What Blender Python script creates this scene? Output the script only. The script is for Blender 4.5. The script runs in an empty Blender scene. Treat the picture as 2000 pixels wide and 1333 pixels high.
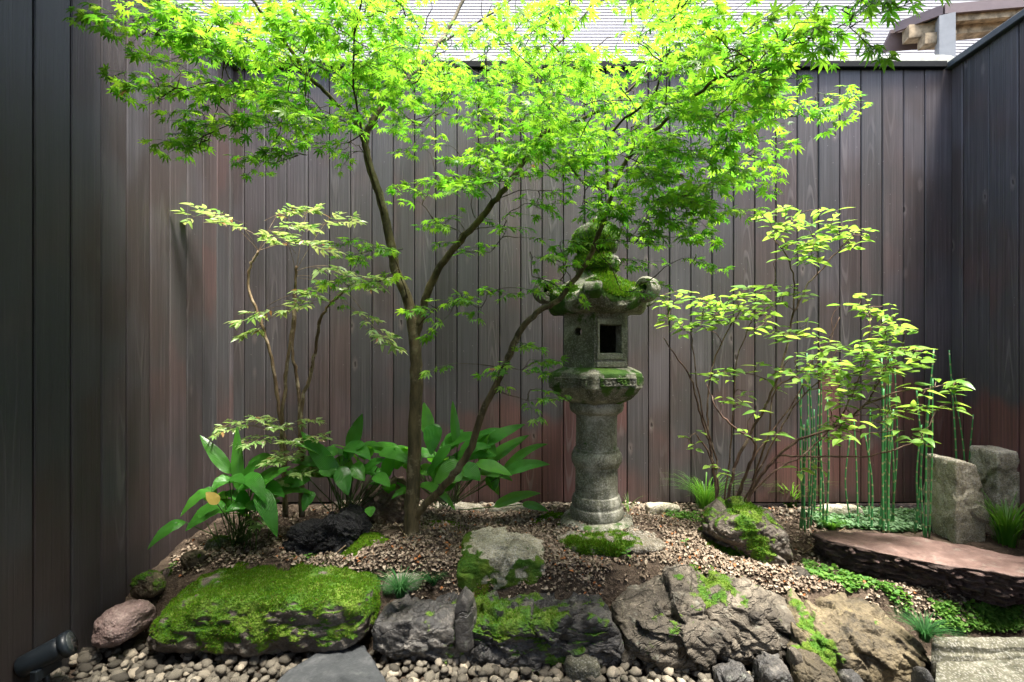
import bpy, bmesh, math, random
import numpy as np
from mathutils import Matrix, Vector
C = bpy.context.scene.collection
scn = bpy.context.scene
R = math.radians
rng = np.random.default_rng(7)
random.seed(7)

# ---------------------------------------------------------------- camera, light, exposure
HC, F = 1.2, 930.0            # lens height above the gravel, focal length in pixels of the 2000 px photo
cd = bpy.data.cameras.new('camera')
cam = bpy.data.objects.new('camera', cd); C.objects.link(cam)
cam.location = (0, 0, HC); cam.rotation_euler = (R(90), 0, 0)
cd.sensor_width = 36; cd.lens = F * 36 / 2000
cd.shift_x = -40 / 2000; cd.shift_y = 23.5 / 2000
cd.clip_start = 0.05; cd.clip_end = 500
scn.camera = cam

SUN_EL, SUN_AZ = 75, 130     # degrees; azimuth clockwise from +Y; high, from the right and a little behind the camera
w = bpy.data.worlds.new('World'); scn.world = w; w.use_nodes = True
wn = w.node_tree; wn.nodes.clear()
sky = wn.nodes.new('ShaderNodeTexSky'); sky.sky_type = 'NISHITA'; sky.sun_disc = False
sky.sun_elevation = R(SUN_EL); sky.sun_rotation = R(SUN_AZ)
sky.air_density = 1.0; sky.dust_density = 4.0; sky.ozone_density = 0.6
bg = wn.nodes.new('ShaderNodeBackground'); bg.inputs['Strength'].default_value = 0.135
wo = wn.nodes.new('ShaderNodeOutputWorld')
wn.links.new(sky.outputs[0], bg.inputs[0]); wn.links.new(bg.outputs[0], wo.inputs[0])
sd = bpy.data.lights.new('sun', 'SUN'); sd.energy = 3.5; sd.angle = R(14); sd.color = (1.0, 0.95, 0.87)
sun = bpy.data.objects.new('sun', sd); C.objects.link(sun)
sv = Vector((math.sin(R(SUN_AZ)) * math.cos(R(SUN_EL)), math.cos(R(SUN_AZ)) * math.cos(R(SUN_EL)), math.sin(R(SUN_EL))))
sun.rotation_euler = sv.to_track_quat('Z', 'Y').to_euler(); sun.location = sv * 20
vs = scn.view_settings
vs.view_transform = 'Standard'; vs.look = 'None'; vs.gamma = 1; vs.use_curve_mapping = False
vs.exposure = 2.4
cy = scn.cycles
cy.max_bounces = 10; cy.diffuse_bounces = 5; cy.transmission_bounces = 6; cy.glossy_bounces = 3; cy.transparent_max_bounces = 8
cy.use_denoising = True; cy.sample_clamp_indirect = 6; cy.caustics_reflective = False; cy.caustics_refractive = False

# ---------------------------------------------------------------- helpers
def at(px, py, d):
    'the place seen at photo pixel (px,py) when it lies d metres in front of the lens'
    return np.array(((px - 1040) / F * d, d, HC - (py - 690) / F * d))

BASE = {}
def _props(o, label=None, cat=None, group=None, kind=None):
    if label: o['label'] = label
    if cat: o['category'] = cat
    if group: o['group'] = group
    if kind: o['kind'] = kind
def empty(name, loc, label=None, cat=None, group=None, kind=None):
    o = bpy.data.objects.new(name, None); C.objects.link(o); o.empty_display_size = .1
    o.location = [float(v) for v in loc]; BASE[o.name] = np.array(loc, float); _props(o, label, cat, group, kind); return o
def mesh_of(name, V, Fs, smooth=True, mat=None):
    V = np.asarray(V, np.float32); me = bpy.data.meshes.new(name)
    groups = [np.asarray(Fs, np.int32)] if isinstance(Fs, np.ndarray) else [np.asarray(f, np.int32) for f in Fs if len(f)]
    me.vertices.add(len(V)); me.vertices.foreach_set('co', V.ravel())
    nl = sum(g.size for g in groups); npoly = sum(len(g) for g in groups)
    me.loops.add(nl); me.polygons.add(npoly)
    me.loops.foreach_set('vertex_index', np.concatenate([g.ravel() for g in groups]))
    ls, lt, c = [], [], 0
    for g in groups:
        n, k = g.shape; ls.append(c + np.arange(n) * k); lt.append(np.full(n, k)); c += n * k
    me.polygons.foreach_set('loop_start', np.concatenate(ls).astype(np.int32))
    me.polygons.foreach_set('loop_total', np.concatenate(lt).astype(np.int32))
    me.polygons.foreach_set('use_smooth', np.full(npoly, smooth))
    me.update(calc_edges=True); me.validate()
    if mat: me.materials.append(mat)
    return me
def add(name, V, Fs, mat, parent=None, loc=None, smooth=True, **kw):
    'one mesh object from world coordinates; origin at parent base or at loc'
    if parent is not None: b = BASE[parent.name]
    else: b = np.array(loc, float) if loc is not None else np.zeros(3)
    me = mesh_of(name, np.asarray(V) - b, Fs, smooth, mat)
    o = bpy.data.objects.new(name, me); C.objects.link(o)
    if parent is not None: o.parent = parent
    else: o.location = b
    BASE[o.name] = b; _props(o, **kw); return o
def put(name, me, parent, M3, p, s, b=None):
    'object sharing mesh me, oriented by columns M3 at world place p'
    o = bpy.data.objects.new(name, me); C.objects.link(o)
    m = Matrix.Identity(4)
    for i in range(3):
        for j in range(3): m[i][j] = float(M3[i][j] * s)
    q = p - (BASE[parent.name] if parent is not None else 0)
    for i in range(3): m[i][3] = float(q[i])
    if parent is not None: o.parent = parent
    o.matrix_basis = m; return o
def set_attr(me, name, vals):
    a = me.attributes.new(name, 'FLOAT', 'POINT'); a.data.foreach_set('value', np.asarray(vals, np.float32))

# noise in numpy
def _h(i, j, k, s):
    n = (i.astype(np.int64) * 374761393 + j.astype(np.int64) * 668265263 + k.astype(np.int64) * 2147483647 + s * 974711) & 0xffffffff
    n = ((n ^ (n >> 13)) * 1274126177) & 0xffffffff
    n = ((n ^ (n >> 16)) * 2246822519) & 0xffffffff
    return ((n ^ (n >> 15)) & 0xffffff) / 0xffffff * 2 - 1
def vnoise(P, s=0):
    P = np.asarray(P, float); I = np.floor(P).astype(np.int64); f = P - I; u = f * f * f * (f * (f * 6 - 15) + 10)
    r = 0
    for a in (0, 1):
        for b in (0, 1):
            for c in (0, 1):
                wgt = (u[:, 0] if a else 1 - u[:, 0]) * (u[:, 1] if b else 1 - u[:, 1]) * (u[:, 2] if c else 1 - u[:, 2])
                r = r + wgt * _h(I[:, 0] + a, I[:, 1] + b, I[:, 2] + c, s)
    return r
def fbm(P, s=0, octv=4, gain=.5, lac=2.1):
    P = np.asarray(P, float); r = 0; a = 1
    for o in range(octv): r = r + a * vnoise(P + o * 17.3, s + o); P = P * lac; a *= gain
    return r
def sstep(a, b, x):
    t = np.clip((x - a) / (b - a), 0, 1); return t * t * (3 - 2 * t)
def unit(v): return v / np.maximum(np.linalg.norm(v, axis=-1, keepdims=True), 1e-9)

def resample(P, n_per=5):
    P = np.asarray(P, float)
    if len(P) < 3:
        t = np.linspace(0, 1, n_per + 1)[:, None]; return P[0] * (1 - t) + P[-1] * t
    Q = np.vstack((2 * P[0] - P[1], P, 2 * P[-1] - P[-2])); out = []
    for i in range(1, len(Q) - 2):
        p0, p1, p2, p3 = Q[i-1:i+3]
        for t in np.arange(n_per) / n_per:
            out.append(.5 * (2*p1 + (p2-p0)*t + (2*p0-5*p1+4*p2-p3)*t*t + (3*p1-p0-3*p2+p3)*t**3))
    out.append(P[-1]); return np.array(out)
def tube(P, rad, sides=6, wob=0, seed=0, cap=True):
    P = np.asarray(P, float); n = len(P); rad = np.broadcast_to(np.asarray(rad, float), (n,))
    T = unit(np.gradient(P, axis=0)); N = np.zeros_like(P)
    ref = np.array((1., 0, 0)) if abs(T[0][0]) < .8 else np.array((0, 1., 0))
    v = unit(np.cross(T[0], ref))
    for i in range(n):
        v = v - T[i] * v.dot(T[i]); v = v / (np.linalg.norm(v) + 1e-9); N[i] = v
    B = np.cross(T, N); a = np.arange(sides) * 2 * np.pi / sides
    rr = rad[:, None] * np.ones(sides)
    if wob:
        pts = np.stack((np.repeat(np.arange(n) * .35, sides), np.tile(np.cos(a) * .8, n), np.tile(np.sin(a) * .8, n)), 1)
        rr = rr * (1 + wob * fbm(pts, seed, 3).reshape(n, sides))
    V = P[:, None] + rr[..., None] * (np.cos(a)[None, :, None] * N[:, None] + np.sin(a)[None, :, None] * B[:, None])
    V = V.reshape(-1, 3); i, j = np.meshgrid(np.arange(n - 1), np.arange(sides), indexing='ij'); j2 = (j + 1) % sides
    Q = np.stack((i*sides + j, i*sides + j2, (i+1)*sides + j2, (i+1)*sides + j), -1).reshape(-1, 4)
    tri = np.zeros((0, 3), int)
    if cap:
        V = np.vstack((V, P[0], P[-1])); k = np.arange(sides); k2 = (k + 1) % sides; e = (n-1)*sides
        tri = np.vstack((np.stack((k2, k, np.full(sides, n*sides)), 1), np.stack((e + k, e + k2, np.full(sides, n*sides + 1)), 1)))
    return V, Q, tri
class Bag:
    'collects pieces into one mesh'
    def __init__(s): s.V = []; s.Q = []; s.T = []; s.n = 0
    def put(s, V, Q=None, T=None):
        s.V.append(np.asarray(V, float))
        if Q is not None and len(Q): s.Q.append(np.asarray(Q) + s.n)
        if T is not None and len(T): s.T.append(np.asarray(T) + s.n)
        s.n += len(V)
    def out(s):
        Fs = []
        if s.Q: Fs.append(np.vstack(s.Q))
        if s.T: Fs.append(np.vstack(s.T))
        return np.vstack(s.V), Fs
def box(lo, hi):
    lo, hi = np.array(lo, float), np.array(hi, float)
    V = np.array([[(lo, hi)[a][0], (lo, hi)[b][1], (lo, hi)[c][2]] for a in (0, 1) for b in (0, 1) for c in (0, 1)])
    Q = np.array([(0,1,3,2),(4,6,7,5),(0,4,5,1),(2,3,7,6),(0,2,6,4),(1,5,7,3)]); return V, Q
def bbox_mesh(lo, hi, bev=.004):
    'bevelled box as arrays'
    bm = bmesh.new(); V, Q = box(lo, hi); vs_ = [bm.verts.new(v) for v in V]
    for q in Q: bm.faces.new([vs_[i] for i in q])
    bmesh.ops.bevel(bm, geom=list(bm.edges), offset=bev, segments=1, affect='EDGES')
    bmesh.ops.triangulate(bm, faces=bm.faces[:]); bm.verts.index_update()
    V = np.array([v.co[:] for v in bm.verts]); T = np.array([[v.index for v in f.verts] for f in bm.faces]); bm.free(); return V, T
_ico = {}
def ico(n):
    if n not in _ico:
        bm = bmesh.new(); bmesh.ops.create_icosphere(bm, subdivisions=n, radius=1); bm.verts.index_update()
        _ico[n] = (np.array([v.co[:] for v in bm.verts]), np.array([[v.index for v in f.verts] for f in bm.faces])); bm.free()
    return _ico[n][0].copy(), _ico[n][1]
def spread(tV, tF, M, P, S):
    'many copies of a template in one mesh: M (n,3,3) columns, P (n,3), S (n)'
    n = len(P); V = np.einsum('nij,vj->nvi', M, tV) * np.asarray(S).reshape(n, 1, 1) + P[:, None]
    Fs = [(np.asarray(f)[None] + (np.arange(n) * len(tV))[:, None, None]).reshape(-1, np.asarray(f).shape[1]) for f in tF]
    return V.reshape(-1, 3), Fs
def frames(X, Z):
    'rotation with local x along X and local z near Z'
    X = unit(np.asarray(X, float)); Z = Z - X * (X * Z).sum(-1, keepdims=True); Z = unit(Z); Y = np.cross(Z, X)
    return np.stack((X, Y, Z), -1)
def inpoly(P, poly):
    poly = np.asarray(poly, float); x, y = P[:, 0], P[:, 1]; r = np.zeros(len(P), bool); j = len(poly) - 1
    for i in range(len(poly)):
        xi, yi = poly[i]; xj, yj = poly[j]
        r ^= ((yi > y) != (yj > y)) & (x < (xj - xi) * (y - yi) / (yj - yi + 1e-12) + xi); j = i
    return r

# ---------------------------------------------------------------- materials
class NT:
    def __init__(s, name):
        s.m = bpy.data.materials.new(name); s.m.use_nodes = True; s.t = s.m.node_tree; s.t.nodes.clear()
        s.out = s.n('ShaderNodeOutputMaterial')
    def n(s, typ, **kw):
        x = s.t.nodes.new(typ)
        for k, v in kw.items(): setattr(x, k, v)
        return x
    def set(s, sock, v):
        if isinstance(v, tuple) and sock.type == 'VECTOR': sock.default_value = v; return
        if isinstance(v, bpy.types.NodeSocket): s.t.links.new(v, sock)
        elif isinstance(v, tuple) and len(v) == 3 and sock.type == 'RGBA': sock.default_value = (*v, 1)
        else: sock.default_value = v
    def math(s, op, a, b=0.0, c=None, clamp=False):
        x = s.n('ShaderNodeMath', operation=op, use_clamp=clamp); s.set(x.inputs[0], a); s.set(x.inputs[1], b)
        if c is not None: s.set(x.inputs[2], c)
        return x.outputs[0]
    def vmath(s, op, a, b):
        x = s.n('ShaderNodeVectorMath', operation=op); s.set(x.inputs[0], a); s.set(x.inputs[1], b); return x.outputs[0]
    def scale(s, v, k): return s.vmath('MULTIPLY', v, k)
    def noise(s, vec, sc, det=4, ro=.55, dist=0.0, col=False):
        x = s.n('ShaderNodeTexNoise'); s.set(x.inputs['Vector'], vec); s.set(x.inputs['Scale'], sc); s.set(x.inputs['Detail'], det)
        s.set(x.inputs['Roughness'], ro); s.set(x.inputs['Distortion'], dist); return x.outputs['Color' if col else 'Fac']
    def voro(s, vec, sc, feat='F1', rnd=1.0):
        x = s.n('ShaderNodeTexVoronoi', feature=feat); s.set(x.inputs['Vector'], vec); s.set(x.inputs['Scale'], sc); s.set(x.inputs['Randomness'], rnd); return x
    def step(s, v, a, b, lo=0.0, hi=1.0):
        x = s.n('ShaderNodeMapRange', interpolation_type='SMOOTHSTEP'); s.set(x.inputs[0], v); s.set(x.inputs[1], a); s.set(x.inputs[2], b); s.set(x.inputs[3], lo); s.set(x.inputs[4], hi); return x.outputs[0]
    def mix(s, f, a, b, blend='MIX'):
        x = s.n('ShaderNodeMix', data_type='RGBA', blend_type=blend); s.set(x.inputs[0], f); s.set(x.inputs[6], a); s.set(x.inputs[7], b); return x.outputs[2]
    def attr(s, name): return s.n('ShaderNodeAttribute', attribute_name=name).outputs['Fac']
    def pos(s): return s.n('ShaderNodeNewGeometry').outputs['Position']
    def obj(s): return s.n('ShaderNodeTexCoord').outputs['Object']
    def rand(s): return s.n('ShaderNodeObjectInfo').outputs['Random']
    def island(s):
        a = s.n('ShaderNodeNewGeometry').outputs['Random Per Island']; return s.math('FRACT', s.math('ADD', a, s.rand()))
    def sep(s, v): x = s.n('ShaderNodeSeparateXYZ'); s.set(x.inputs[0], v); return x.outputs
    def comb(s, x_, y_, z_):
        x = s.n('ShaderNodeCombineXYZ'); s.set(x.inputs[0], x_); s.set(x.inputs[1], y_); s.set(x.inputs[2], z_); return x.outputs[0]
    def bump(s, h, st=.5, dist=.01):
        x = s.n('ShaderNodeBump'); s.set(x.inputs['Height'], h); s.set(x.inputs['Strength'], st); s.set(x.inputs['Distance'], dist); return x.outputs[0]
    def bsdf(s, col, rough=.7, spec=.3, nrm=None, metal=0.0):
        x = s.n('ShaderNodeBsdfPrincipled'); s.set(x.inputs['Base Color'], col); s.set(x.inputs['Roughness'], rough)
        s.set(x.inputs['Specular IOR Level'], spec); s.set(x.inputs['Metallic'], metal)
        if nrm is not None: s.set(x.inputs['Normal'], nrm)
        return x.outputs[0]
    def done(s, sh): s.t.links.new(sh, s.out.inputs[0]); return s.m

def wood_mat(name='weathered_cedar', shade_mix=0.0):
    n = NT(name)
    r = n.rand(); r2 = n.math('FRACT', n.math('MULTIPLY', r, 17.31)); r3 = n.math('FRACT', n.math('MULTIPLY', r, 53.7))
    o = n.vmath('ADD', n.obj(), n.comb(n.math('MULTIPLY', r, 37.0), n.math('MULTIPLY', r2, 11.0), n.math('MULTIPLY', r3, 29.0)))
    lo = n.sep(n.obj()); wp = n.pos(); ws = n.sep(wp)
    # flat sawn figure: nested arches
    warp = n.noise(n.scale(o, (9, 9, 1.1)), 1.0, 2)
    xc = n.math('ADD', lo[0], n.math('MULTIPLY', n.math('SUBTRACT', r2, .5), .07))
    sgn = n.math('SUBTRACT', n.math('MULTIPLY', n.math('GREATER_THAN', r3, .25), 2.0), 1.0)
    f = n.math('ADD', n.math('MULTIPLY', n.math('MULTIPLY', lo[2], 1.0), sgn), n.math('MULTIPLY', n.math('MULTIPLY', xc, xc), -260.0))
    f = n.math('ADD', f, n.math('MULTIPLY', warp, 1.1))
    ring = n.math('SINE', n.math('MULTIPLY', f, 26.0))
    ring = n.step(ring, .25, 1.0)
    ring = n.math('MULTIPLY', ring, n.step(n.math('ABSOLUTE', xc), .045, .012))
    ring = n.math('MULTIPLY', n.math('MULTIPLY', ring, n.step(n.noise(n.scale(o, (4, 4, .9)), 1.0, 1), .42, .62)), n.step(n.noise(o, .9, 1), .44, .60))
    # straight grain
    g1 = n.noise(n.scale(o, (170, 60, 1.6)), 1.0, 5, .62)
    g2 = n.noise(n.scale(o, (60, 20, 1.3)), 1.0, 4, .65)
    grain = n.math('ADD', n.math('MULTIPLY', g1, .75), n.math('MULTIPLY', g2, .38))
    # knots
    kv = n.voro(n.scale(n.vmath('ADD', o, n.comb(n.math('MULTIPLY', n.noise(o, 40.0, 2), .012), 0.0, n.math('MULTIPLY', n.noise(o, 37.0, 2), .03))), (9.5, 0.0, 3.6)), 1.0)
    kd = kv.outputs['Distance']
    kr = n.sep(kv.outputs['Color'])[0]
    knot = n.math('MULTIPLY', n.step(kd, .075, .035), n.math('GREATER_THAN', kr, .45))
    halo = n.math('MULTIPLY', n.step(kd, .2, .075), n.math('GREATER_THAN', kr, .45))
    # weathering: silver and blue-grey film over brown wood, edges jump from board to board
    jit = n.comb(n.math('MULTIPLY', r2, .25), n.math('MULTIPLY', r3, .25), n.math('MULTIPLY', r, .9))
    wv = n.vmath('ADD', n.scale(wp, (1, 1, .75)), jit)
    film = n.noise(wv, 1.9, 3, .5)
    film = n.step(film, .40, .58)
    film2 = n.step(n.noise(n.vmath('ADD', wv, n.comb(7.0, 3.0, 1.0)), 1.25, 4, .6), .44, .6)
    brown = n.mix(r2, (.100, .072, .068), (.122, .092, .090))
    brown = n.mix(n.step(n.noise(n.scale(o, (6, 6, .5)), 1.0, 2), .35, .7), brown, (.070, .052, .049))
    grey = n.mix(r3, (.104, .093, .102), (.128, .115, .126))
    teal = (.062, .070, .072)
    col = n.mix(film, brown, grey)
    col = n.mix(n.math('MULTIPLY', film2, .6), col, teal)
    # reddish stain left along the foot of the fence and in a few places above it
    stn = n.math('ADD', ws[2], n.math('MULTIPLY', n.math('SUBTRACT', n.math('ADD', n.noise(n.scale(wp, (1.6, 1.6, .8)), 1.0, 3), n.math('MULTIPLY', r, .35)), .62), 1.5))
    red = n.step(stn, 1.02, .88)
    red = n.math('MULTIPLY', n.math('MULTIPLY', red, n.step(ws[0], -1.5, .6, .25, 1.0)), n.step(n.noise(n.vmath('ADD', wp, n.comb(3.1, .7, 5.5)), 1.5, 3), .33, .58))
    red_up = n.math('MULTIPLY', n.step(n.noise(n.vmath('ADD', wv, n.comb(31., 9., 2.)), 1.6, 3), .60, .70), .32)
    col = n.mix(n.math('MULTIPLY', n.math('MAXIMUM', red, red_up), .85), col, (.20, .085, .075))
    col = n.mix(n.step(grain, .40, .72), n.mix(.5, col, (.028, .024, .024)), col)
    col = n.mix(n.math('MULTIPLY', n.step(grain, .60, .78), .13), col, (.34, .325, .325))
    col = n.mix(n.math('MULTIPLY', ring, .24), col, (.30, .28, .275))
    col = n.mix(n.math('MULTIPLY', halo, .5), col, (.20, .17, .16))
    col = n.mix(n.math('MULTIPLY', knot, .85), col, (.028, .02, .018))
    # lichen dots and pale scratches
    dots = n.voro(wp, 24.0); dd = n.math('MULTIPLY', n.step(dots.outputs['Distance'], .09, .05), n.math('GREATER_THAN', n.sep(dots.outputs['Color'])[1], .93))
    col = n.mix(n.math('MULTIPLY', dd, .28), col, (.42, .43, .42))
    # dark splash line at ground
    spl = n.step(n.math('ADD', ws[2], n.math('MULTIPLY', n.noise(wp, 9.0, 3), .25)), .52, .40)
    col = n.mix(n.math('MULTIPLY', spl, .55), col, (.04, .032, .028))
    col = n.mix(1.0, col, (.76, .74, .735), 'MULTIPLY')
    if shade_mix: col = n.mix(shade_mix, col, n.mix(film, (.020, .016, .014), (.022, .026, .027)))  # lays painted shade over the wood colour
    h = n.math('ADD', n.math('MULTIPLY', grain, 1.0), n.math('ADD', n.math('MULTIPLY', ring, .35), n.math('MULTIPLY', knot, -.8)))
    return n.done(n.bsdf(col, n.math('ADD', .46, n.math('MULTIPLY', g2, .25)), .42, n.bump(h, .8, .004)))

def flat_mat(name, col, rough=.6, spec=.3, var=.25, sc=14.0, metal=0.0, bump=.2):
    n = NT(name); o = n.pos(); f = n.noise(o, sc, 5, .6)
    c = n.mix(n.step(f, .3, .7), tuple(c * (1 - var) for c in col), tuple(min(1, c * (1 + var)) for c in col))
    return n.done(n.bsdf(c, rough, spec, n.bump(n.noise(o, sc * 6, 3), bump, .003), metal))

def stone_mat(name, dark, mid, light, sc=7.0, moss=(.045, .12, .012), moss2=(.11, .17, .02), rough=.72, bump=.8, spots=.5, spec=.3, bd=.012, lichen=(.34, .36, .30), grain=0.0, tone=0.0, patch=.0, crack=0.0, cdir=(12, 12, 26)):
    n = NT(name); o = n.obj(); r = n.rand()
    o = n.vmath('ADD', o, n.comb(n.math('MULTIPLY', r, 13.), n.math('MULTIPLY', r, 7.), 0.0))
    a = n.noise(o, sc, 6, .62, .4); b = n.noise(o, sc * 4.3, 5, .65); c = n.noise(o, sc * 17, 4, .7)
    k = n.math('ADD', n.math('MULTIPLY', a, .62), n.math('ADD', n.math('MULTIPLY', b, .28), n.math('MULTIPLY', c, .22)))
    col = n.mix(n.step(k, .42, .56), dark, mid); col = n.mix(n.step(k, .56, .70), col, light)
    li = n.math('MULTIPLY', n.step(n.noise(o, sc * 2.7, 6, .7), .57, .66), spots)
    col = n.mix(li, col, lichen)
    if patch:
        pv = n.noise(n.scale(o, (1.0, 1.0, .45)), sc * .9, 5, .62, .8); col = n.mix(n.math('MULTIPLY', n.step(pv, .46, .60), patch), col, tuple(x * .75 for x in dark))
    if tone:
        kk = n.island(); col = n.mix(n.math('MULTIPLY', n.step(kk, .45, .0), tone), col, tuple(x * .3 for x in dark)); col = n.mix(n.math('MULTIPLY', n.step(kk, .7, 1.0), tone), col, (.42, .36, .27))
    if grain:
        gv = n.voro(o, 190.0); col = n.mix(n.math('MULTIPLY', n.math('GREATER_THAN', n.sep(gv.outputs['Color'])[0], .72), grain), col, (.05, .05, .05))
        col = n.mix(n.math('MULTIPLY', n.math('GREATER_THAN', n.sep(gv.outputs['Color'])[1], .75), grain), col, (.62, .6, .55))
    ck = None
    if crack:
        wv = n.vmath('ADD', n.obj(), n.vmath('MULTIPLY', n.vmath('SUBTRACT', n.noise(o, 9.0, 4, .6, col=True), (.5, .5, .5)), (.10, .10, .10)))
        rot = n.n('ShaderNodeVectorRotate', rotation_type='EULER_XYZ'); n.set(rot.inputs['Vector'], wv); rot.inputs['Rotation'].default_value = (.25, .42, 0)
        e1 = n.voro(n.scale(rot.outputs[0], cdir), 1.0, 'DISTANCE_TO_EDGE').outputs['Distance']; c1 = n.voro(n.scale(rot.outputs[0], cdir), 1.0).outputs['Color']
        ck = n.math('MULTIPLY', n.step(e1, .07, .0), n.step(n.noise(o, 5.0, 2), .38, .55))
        col = n.mix(n.math('MULTIPLY', ck, .8 * crack), col, tuple(x * .4 for x in dark)); col = n.mix(n.math('MULTIPLY', n.sep(c1)[0], .16), col, light)
    mo = n.attr('moss'); mn = n.noise(o, 30.0, 5, .7)
    mk = n.step(n.math('ADD', mo, n.math('MULTIPLY', n.math('SUBTRACT', mn, .5), .9)), .38, .62)
    mc = n.mix(n.step(n.noise(o, 11.0, 4, .6), .35, .65), moss, moss2)
    col = n.mix(mk, col, mc)
    h = n.math('ADD', n.math('MULTIPLY', b, .7), n.math('ADD', n.math('MULTIPLY', c, .55), n.math('MULTIPLY', n.math('MULTIPLY', mn, mk), .8)))
    if ck is not None: h = n.math('ADD', h, n.math('ADD', n.math('MULTIPLY', ck, -1.2 * crack), n.math('MULTIPLY', n.sep(c1)[1], .55)))
    rg = n.mix(mk, n.comb(rough, rough, rough), (.95, .95, .95))
    return n.done(n.bsdf(col, n.sep(rg)[0], spec, n.bump(h, bump, bd)))

def leaf_mat(name, c1, c2, t1, t2, trans=.45, rough=.42, spec=.35, veins=False, brown=0.0, bcol=(.25, .14, .05)):
    n = NT(name); k = n.island()
    col = n.mix(k, c1, c2); tr = n.mix(k, t1, t2)
    if brown:
        b = n.math('GREATER_THAN', n.math('FRACT', n.math('MULTIPLY', k, 91.7)), 1 - brown)
        col = n.mix(b, col, bcol); tr = n.mix(b, tr, bcol)
    nr = None
    if veins:
        u = n.attr('across')
        v = n.math('SINE', n.math('MULTIPLY', u, 42.0)); nr = n.bump(v, .6, .002)
        col = n.mix(n.step(v, -.2, 1.0, 0.0, .5), col, tuple(min(1, x * 1.7) for x in c2))
        col = n.mix(n.step(n.noise(n.obj(), 22.0, 3), .5, .75, 0.0, .35), col, tuple(x * .55 for x in c1))
    a = n.bsdf(col, rough, spec, nr); t = n.n('ShaderNodeBsdfTranslucent'); n.set(t.inputs[0], tr)
    m = n.n('ShaderNodeMixShader'); m.inputs[0].default_value = trans
    n.t.links.new(a, m.inputs[1]); n.t.links.new(t.outputs[0], m.inputs[2])
    return n.done(m.outputs[0])

def bark_mat(name, c1, c2, c3, sc=1.0):
    n = NT(name); o = n.obj(); v = n.scale(o, (30 * sc, 30 * sc, 6 * sc))
    a = n.noise(v, 1.0, 5, .65); b = n.noise(o, 16.0 * sc, 4, .6)
    col = n.mix(n.step(a, .35, .65), c1, c2); col = n.mix(n.step(b, .52, .66), col, c3)
    return n.done(n.bsdf(col, .75, .25, n.bump(n.math('ADD', a, b), .7, .004)))

M = {}
M['wood'] = wood_mat(); DW = [wood_mat('shade_toned_cedar', k) for k in (.72, .60, .45, .30, .15)]  # cedar copies with the left fence's deepening shade put into their colour
M['gap'] = flat_mat('dark_backing', (.012, .012, .012), .9)
M['cap'] = flat_mat('slate_blue_metal', (.055, .068, .078), .42, .5, .12, 4.0, 0.3, .05)
M['cap_dark'] = flat_mat('black_green_fascia', (.005, .006, .0055), .7, .15, .2, 6.0)
M['ledge'] = flat_mat('pale_mortar', (.20, .21, .18), .9, .2, .3, 22.0)
M['siding'] = flat_mat('white_siding', (.43, .43, .45), .55, .3, .04, 3.0)
M['white'] = flat_mat('white_paint', (.46, .47, .47), .5, .3, .06, 10.0)
M['oldwood'] = flat_mat('old_timber', (.30, .235, .15), .85, .2, .5, 18.0)
M['fascia'] = flat_mat('brown_metal', (.13, .095, .092), .5, .4, .12, 8.0)
M['darkpanel'] = flat_mat('dark_panel', (.05, .065, .07), .6)
M['glass'] = flat_mat('window_glass', (.10, .17, .20), .12, .6, .1, 2.0, 0.0, .0)
M['black'] = flat_mat('lamp_black', (.010, .014, .018), .4, .35, .15, 20.0)
M['lens'] = flat_mat('lamp_lens', (.04, .045, .045), .1, .6, .1, 20.0)
def soil_mat():
    n = NT('soil'); p = n.pos()
    a = n.noise(p, 14., 6, .65); b = n.noise(p, 70., 5, .7)
    col = n.mix(n.step(a, .4, .6), (.045, .033, .024), (.11, .082, .06)); col = n.mix(n.step(b, .55, .7), col, (.19, .145, .11))
    return n.done(n.bsdf(col, .95, .15, n.bump(n.math('ADD', a, b), .9, .02)))
M['soil'] = soil_mat()
M['dark_rock'] = stone_mat('dark_wet_rock', (.014, .014, .015), (.042, .040, .038), (.16, .145, .125), 7.5, patch=.4, crack=.4, cdir=(5, 5, 20), rough=.5, spec=.45, spots=.25)
M['moss_rock'] = stone_mat('mossy_brown_rock', (.035, .03, .025), (.09, .075, .06), (.2, .175, .14), 6.0, spots=.25)
M['craggy'] = stone_mat('craggy_grey_rock', (.020, .017, .014), (.085, .072, .055), (.25, .215, .165), 7.0, spots=.25, bd=.018, patch=.5, crack=.45, cdir=(6, 6, 26))
M['ochre'] = stone_mat('ochre_rock', (.026, .022, .016), (.105, .083, .05), (.23, .185, .11), 6.0, patch=.6, spots=.2, crack=.3, cdir=(4, 4, 15), lichen=(.4, .32, .14))
M['lava'] = stone_mat('black_lava', (.008, .008, .009), (.022, .022, .024), (.055, .055, .055), 14.0, bump=1.0, spots=.1, bd=.02, rough=.8)
M['brown_rock'] = stone_mat('brown_porous_rock', (.05, .035, .028), (.16, .115, .085), (.33, .25, .19), 12.0, spots=.1, bd=.02)
M['pink_rock'] = stone_mat('pinkish_rock', (.09, .06, .052), (.20, .14, .125), (.33, .25, .22), 7.0, spots=.2)
M['granite'] = stone_mat('pale_granite', (.20, .18, .12), (.42, .385, .28), (.60, .56, .45), 9.0, spots=.3, grain=.4, lichen=(.2, .2, .15), patch=.45)
M['slab_side'] = stone_mat('dark_shale', (.028, .02, .018), (.075, .052, .045), (.15, .10, .088), 9.0, spots=.05, rough=.75, spec=.15, bump=.7, bd=.012)
M['footing'] = stone_mat('buried_footing_stone', (.06, .052, .036), (.16, .14, .10), (.27, .245, .19), 8.0, spots=.3, grain=.25, lichen=(.12, .13, .07), patch=.5)
M['red_stone'] = stone_mat('red_slate', (.08, .048, .04), (.165, .105, .088), (.25, .175, .15), 6.0, patch=.35, spots=.25, rough=.55)
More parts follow.
